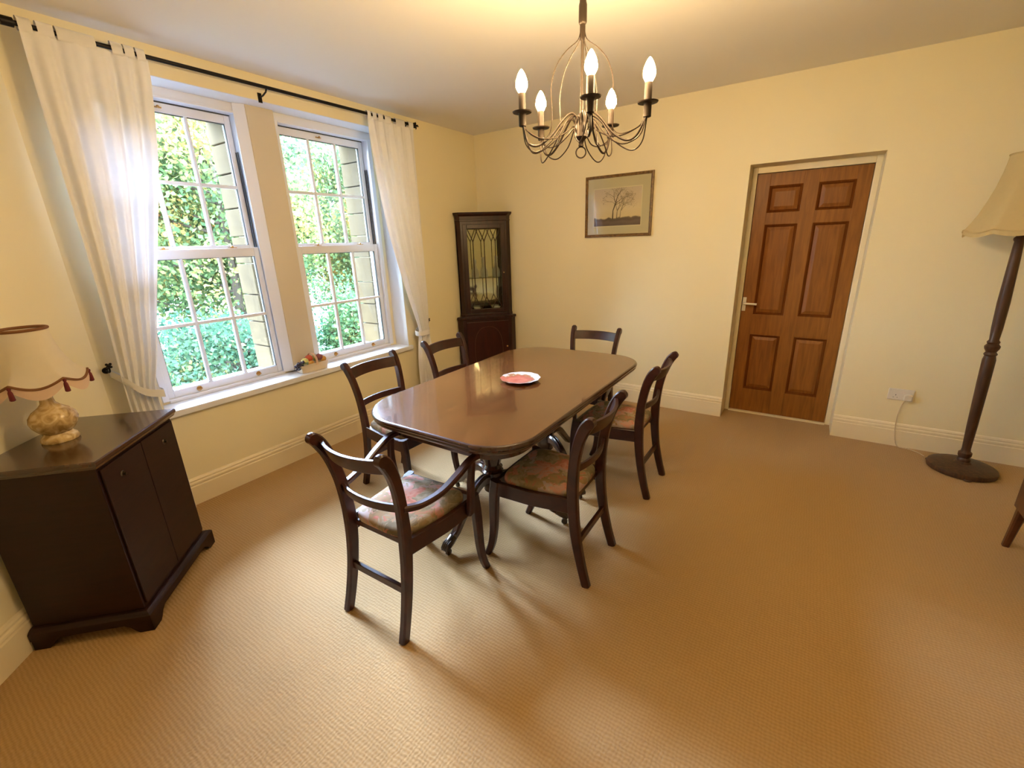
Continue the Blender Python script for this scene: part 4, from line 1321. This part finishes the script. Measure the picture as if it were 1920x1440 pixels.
prof_f = [(0.118, 0.435), (0.122, 0.40), (0.132, 0.34), (0.148, 0.27), (0.170, 0.20), (0.198, 0.13), (0.225, 0.08), (0.248, 0.045)]
sh2, bot2, top2 = scallop_shade(tilt, 'lamp_shade', 'shade', prof_f, 8, 0.018, 1.435, R(5))
mb = MB(); mb.tube(bot2, 0.0055, 6, closed=True)
obj('shade_trim', mb, 'shade', tilt)
rings = []
for dz in (0.0, -0.014, -0.026):
    rings.append([(x * (1 + 0.006 * math.sin(j * 2.1)), y * (1 + 0.006 * math.sin(j * 2.1)), z + dz) for j, (x, y, z) in enumerate(bot2)])
obj('shade_frill', MB().loft(rings, False, False), 'shade', tilt, smooth=80)
mb = MB(); mb.tube(top2[::2], 0.005, 6, closed=True)
obj('shade_top_trim', mb, 'shade', tilt)

# ------------------------------------------------------------------ easy chair at the right edge
ec = thing('easy_chair', 'low wooden-legged easy chair with olive brown upholstery at the right edge', 'chair', (4.508, -1.45, 0), R(0))
for sx_ in (-1, 1):
    for sy_ in (-1, 1):
        mb = MB(); mb.bar([(sx_ * 0.366, sy_ * 0.280, 0.0), (sx_ * 0.363, sy_ * 0.262, 0.14), (sx_ * 0.358, sy_ * 0.245, 0.30)], (1, 0, 0), [0.026, 0.032, 0.044], [0.026, 0.032, 0.044], 0.2)
        obj('leg', mb, 'chairred', ec, smooth=40)
mb = MB(); rr_ = []
for z_, ins in ((0.225, 0.02), (0.245, 0.0), (0.40, 0.0), (0.41, 0.006)):
    rr_.append([(x, y, z_ + (0.05 * math.cos(y / 0.275 * 1.45) if z_ < 0.23 else 0)) for x, y in rrect(-0.395 + ins, 0.395 - ins, -0.275 + ins, 0.275 - ins, 0.03)])
mb.loft(rr_)
obj('seat_rail', mb, 'chairred', ec, smooth=30)
mb = MB(); mb.loft([[(x, y, z_) for x, y in rrect(-0.395 + i_, 0.375 - i_, -0.275 + i_, 0.275 - i_, 0.05)] for z_, i_ in ((0.405, 0.004), (0.43, -0.004), (0.48, -0.004), (0.505, 0.02), (0.515, 0.08))])
obj('seat_cushion', mb, 'upholstery', ec, smooth=50)
mb = MB(); rr_ = []
for z_, xo, ins in ((0.41, 0.0, 0.0), (0.60, 0.04, 0.0), (0.80, 0.10, 0.0), (0.88, 0.13, 0.015), (0.90, 0.14, 0.05)):
    rr_.append([(0.20 + xo + x, y, z_) for x, y in rrect(0.0 + ins, 0.13 - ins * 0.8, -0.27 + ins, 0.27 - ins, 0.04)])
mb.loft(rr_)
obj('backrest', mb, 'upholstery', ec, smooth=50)
for sy_ in (-1, 1):
    mb = MB(); mb.loft([[(x, sy_ * 0.235 + y, z_) for x, y in rrect(-0.385 + i_, 0.30, -0.045 + i_ * 0.5, 0.045 - i_ * 0.5, 0.035 - i_ * 0.3)] for z_, i_ in ((0.41, 0.0), (0.58, 0.01), (0.62, 0.015), (0.635, 0.04))])
    obj('armrest', mb, 'upholstery', ec, smooth=50)

# ------------------------------------------------------------------ fruit trough on the window board
tr = thing('fruit_trough', 'small cream trough with a ribbon handle on the window board', 'planter', (-0.048, -2.175, 0.6412))
mb = MB()


def trr(o, z_):
    return [(-0.042 - o, -0.112 - o, z_), (0.042 + o, -0.112 - o, z_), (0.042 + o, 0.112 + o, z_), (-0.042 - o, 0.112 + o, z_)]


mb.loft([trr(-0.006, 0), trr(0.002, 0.05), trr(0.004, 0.062), trr(-0.004, 0.062), trr(-0.010, 0.04)])
obj('trough_body', mb, plain('cream_wooden_trough', (0.72, 0.62, 0.48), 0.7), tr, smooth=0, bevel=0.002)
mb = MB(); mb.bar(smooth_pts([(0.043, 0.02, 0.045), (0.044, 0.018, 0.09), (0.025, 0.012, 0.128), (0, 0.008, 0.135), (-0.025, 0.004, 0.128), (-0.044, 0, 0.09), (-0.043, 0, 0.045)], 5), (0, 1, 0), 0.018, 0.004, 0.2)
obj('handle', mb, 'frill', tr, smooth=40)
frt = {'red': (0.50, 0.09, 0.035), 'amber': (0.60, 0.33, 0.07), 'green': (0.34, 0.38, 0.06), 'plum': (0.20, 0.06, 0.07), 'pale': (0.62, 0.58, 0.20)}
for (nm, c, x, y, z_, r_a, lb) in (('apple', 'red', 0.004, -0.020, 0.098, 0.030, 'red apple in the middle of the trough on the window board'),
                                 ('pear', 'pale', 0.020, -0.066, 0.088, 0.027, 'pale green pear beside the grapes in the trough'),
                                 ('lemon', 'amber', 0.022, -0.022, 0.068, 0.020, 'amber lemon at the front of the trough, below the red apple'),
                                 ('plum', 'plum', 0.012, 0.062, 0.094, 0.028, 'dark red plum at the right end of the trough'),
                                 ('peach', 'amber', 0.016, 0.092, 0.074, 0.024, 'golden peach at the far right end of the trough'),
                                 ('apple', 'green', -0.022, 0.052, 0.086, 0.027, 'green apple at the back of the trough')):
    t = thing(nm, lb, nm, (-0.048 + x, -2.175 + y, 0.6412 + z_), group='artificial fruit in the trough')
    mb = MB(); mb.sphere((0, 0, 0), r_a, 14, 10, (1, 1.05 if nm != 'lemon' else 1.35, 0.95))
    obj('fruit', mb, plain(nm + '_skin_' + c, frt[c], 0.35, vary=0.35, scale=30), t, smooth=60)
    mb = MB(); mb.tube([(0, 0, r_a * 0.85), (0.003, 0.002, r_a * 1.2)], 0.0018, 6)
    obj('stalk', mb, 'bark', t)
gp = thing('grape_bunch', 'dark purple bunch of grapes hanging over the left end of the trough', 'grapes', (-0.020, -2.283, 0.725), group='artificial fruit in the trough')
rg = random.Random(3); gm = plain('purple_grape_skin', (0.035, 0.028, 0.075), 0.3, vary=0.3, scale=40)
for k in range(26):
    u = k / 26
    mb = MB(); mb.sphere((rg.gauss(0.004, 0.014), -0.018 + rg.gauss(0, 0.016) + 0.02 * (1 - u), 0.012 - 0.058 * u + rg.gauss(0, 0.004)), 0.0095, 8, 6)
    obj('grape', mb, gm, gp, smooth=60)
lf = thing('vine_leaf', 'green vine leaf lying over the rim beside the purple grapes', 'leaf', (0.0, -2.245, 0.722), group='artificial fruit in the trough')
for k in range(3):
    mb = MB(); a = -1.9 + 0.75 * k
    pts = [(0, 0, 0), (0.016, 0.010, 0.006), (0.034, 0.008, 0.002), (0.048, 0, -0.008), (0.034, -0.008, 0.002), (0.016, -0.010, 0.006)]
    ptr = [(x * math.cos(a) - y * math.sin(a), x * math.sin(a) + y * math.cos(a), z_) for x, y, z_ in pts]
    mb.loft([ptr, [(x, y, z_ + 0.0012) for x, y, z_ in ptr]])
    obj('leaflet', mb, plain('vine_green', (0.10, 0.15, 0.05), 0.6, vary=0.3, scale=50), lf, smooth=0)

# ------------------------------------------------------------------ outside: ground, trees
mb = MB(); mb.box(-60, -0.5, -40, 40, -1.5, -1.4)
struct(obj('ground', mb, 'grass', smooth=0), 'rough grass below the windows outside')
g1 = [(0.0, (0.020, 0.050, 0.030)), (0.35, (0.050, 0.115, 0.060)), (0.65, (0.095, 0.175, 0.080)), (0.86, (0.21, 0.24, 0.09)), (1.0, (0.36, 0.20, 0.08))]
g2 = [(0.0, (0.018, 0.048, 0.034)), (0.4, (0.042, 0.098, 0.068)), (0.75, (0.085, 0.155, 0.095)), (0.93, (0.17, 0.22, 0.10)), (1.0, (0.28, 0.24, 0.10))]
g3 = [(0.0, (0.030, 0.060, 0.032)), (0.30, (0.075, 0.135, 0.062)), (0.6, (0.16, 0.205, 0.078)), (0.85, (0.33, 0.26, 0.09)), (1.0, (0.44, 0.19, 0.07))]
LM = [leaf_mat('autumn_green_leaves', g1), leaf_mat('dark_green_leaves', g2), leaf_mat('yellow_orange_leaves', g3)]


def tree(label, x, y, h, crown_r, crown_z, nleaf, mat, seed, leaf=0.085, squash=0.8):
    rn = random.Random(seed); rg_ = np.random.default_rng(seed)
    t = thing('tree', label, 'tree', (x, y, -1.4), group='trees outside the windows')
    top = h
    mb = MB(); mb.tube(smooth_pts([(0, 0, 0), (rn.uniform(-.1, .1), rn.uniform(-.1, .1), h * 0.3), (rn.uniform(-.2, .2), rn.uniform(-.2, .2), h * 0.6), (rn.uniform(-.2, .2), rn.uniform(-.2, .2), h * 0.92)], 5), [0.13 - 0.11 * i / 15 for i in range(16)], 8)
    obj('trunk', mb, 'bark', t)
    mb = MB(); tips_ = []
    for k_ in range(26):
        z_ = crown_z - crown_r * squash * 0.9 + rn.random() * crown_r * squash * 1.5
        z_ = max(0.5, z_)
        a = rn.uniform(0, 6.28); ln = crown_r * rn.uniform(0.55, 0.98)
        p1 = (math.cos(a) * ln * 0.5, math.sin(a) * ln * 0.5, z_ + ln * 0.16); p2 = (math.cos(a + .2) * ln, math.sin(a + .2) * ln, z_ + ln * rn.uniform(0.1, 0.5))
        mb.tube(smooth_pts([(0, 0, z_), p1, p2], 4), [0.035 - 0.003 * i for i in range(9)], 5)
        tips_ += [p1, p2]
        for _ in range(2):
            b2 = a + rn.uniform(-0.9, 0.9)
            p3 = (p1[0] + math.cos(b2) * ln * 0.45, p1[1] + math.sin(b2) * ln * 0.45, p1[2] + rn.uniform(-0.1, 0.4) * ln)
            mb.tube([p1, p3], [0.014, 0.005], 4); tips_.append(p3)
    br = obj('branches', mb, 'bark', t); br['kind'] = 'stuff'
    # leaves: clumps around the twigs plus a loose crown envelope
    tp = np.array(tips_)
    nc = int(nleaf * 0.75)
    c1 = tp[rg_.integers(0, len(tp), nc)] + rg_.normal(0, crown_r * 0.13, (nc, 3))
    d = rg_.normal(0, 1, (nleaf - nc, 3)); d /= np.linalg.norm(d, axis=1)[:, None]
    c2 = d * (crown_r * rg_.uniform(0.55, 1.0, (nleaf - nc, 1)) ** 0.5) * np.array([1, 1, squash]) + np.array([0, 0, crown_z])
    c = np.vstack([c1, c2]); c = c[c[:, 2] > 0.15]
    n_ = len(c)
    ax_ = rg_.normal(0, 1, (n_, 3)); ax_ /= np.linalg.norm(ax_, axis=1)[:, None]
    nrm = rg_.normal(0, 1, (n_, 3)) + np.array([0.5, 0, 0.6])
    bx_ = np.cross(ax_, nrm); bx_ /= np.linalg.norm(bx_, axis=1)[:, None]
    s_ = (leaf * rg_.uniform(0.6, 1.3, n_))[:, None]
    fold = np.cross(ax_, bx_) * s_ * 0.12
    v = np.stack([c - ax_ * s_ * 0.6, c + bx_ * s_ * 0.42 + fold, c + ax_ * s_ * 0.7, c - bx_ * s_ * 0.42 + fold], 1).reshape(-1, 3)
    idx = np.arange(n_ * 4).reshape(-1, 4)
    me = bpy.data.meshes.new('foliage')
    me.vertices.add(n_ * 4); me.vertices.foreach_set('co', v.ravel())
    me.loops.add(n_ * 4); me.loops.foreach_set('vertex_index', idx.ravel())
    me.polygons.add(n_); me.polygons.foreach_set('loop_start', np.arange(0, n_ * 4, 4)); me.polygons.foreach_set('loop_total', np.full(n_, 4))
    me.update(calc_edges=True)
    # tint varies by clump and leaf
    cl_ = np.sin(c[:, 0] * 2.3 + seed) * np.sin(c[:, 1] * 2.1 + seed * 2) * np.sin(c[:, 2] * 2.7 + seed * 3)
    tint = np.clip(0.48 + 0.32 * cl_ + rg_.normal(0, 0.17, n_), 0, 1)
    at = me.attributes.new('leaf_tint', 'FLOAT', 'FACE'); at.data.foreach_set('value', tint)
    me.materials.append(mat); me.validate()
    o = bpy.data.objects.new('foliage', me); COL.objects.link(o); o.parent = t; o['kind'] = 'stuff'
    return t


tree('yellow and orange leaved maple outside, seen through the right half of the left window', -5.9, 0.1, 5.5, 1.75, 3.5, 34000, LM[2], 11, 0.068, 1.2)
tree('bright green tree outside, seen through the left part of the left window', -6.4, -3.7, 5.6, 1.75, 3.4, 26000, LM[0], 12, 0.068, 1.2)
tree('green and gold maple outside, filling the right window', -5.9, 3.8, 5.4, 1.75, 3.4, 36000, LM[2], 13, 0.068, 1.2)
tree('mid green tree outside, farther off between the yellow maple and the gold one', -9.6, 1.9, 6.6, 1.9, 3.9, 38000, LM[0], 14, 0.09, 1.25)
tree('dark green tree outside, behind the yellow maple in the left window', -9.8, -2.2, 6.2, 1.9, 3.7, 38000, LM[1], 15, 0.09, 1.25)
tree('dark green tree outside, behind the gold maple in the right window', -9.8, 6.1, 6.2, 1.9, 3.7, 34000, LM[1], 16, 0.09, 1.25)
tree('low green bush outside, below the left window', -3.3, -1.25, 2.4, 1.0, 1.25, 17000, LM[1], 17, 0.05, 0.95)
tree('low green bush outside, below the right window', -3.5, 1.3, 2.4, 1.05, 1.25, 17000, LM[0], 18, 0.05, 0.95)
tree('tall dark tree farthest away outside, seen between the nearer crowns', -14.5, 0.0, 7.6, 2.4, 4.2, 24000, LM[1], 19, 0.16, 1.3)
tree('tall dark tree farthest away outside, right of the view', -14.5, 5.2, 7.6, 2.4, 4.2, 24000, LM[1], 20, 0.16, 1.3)
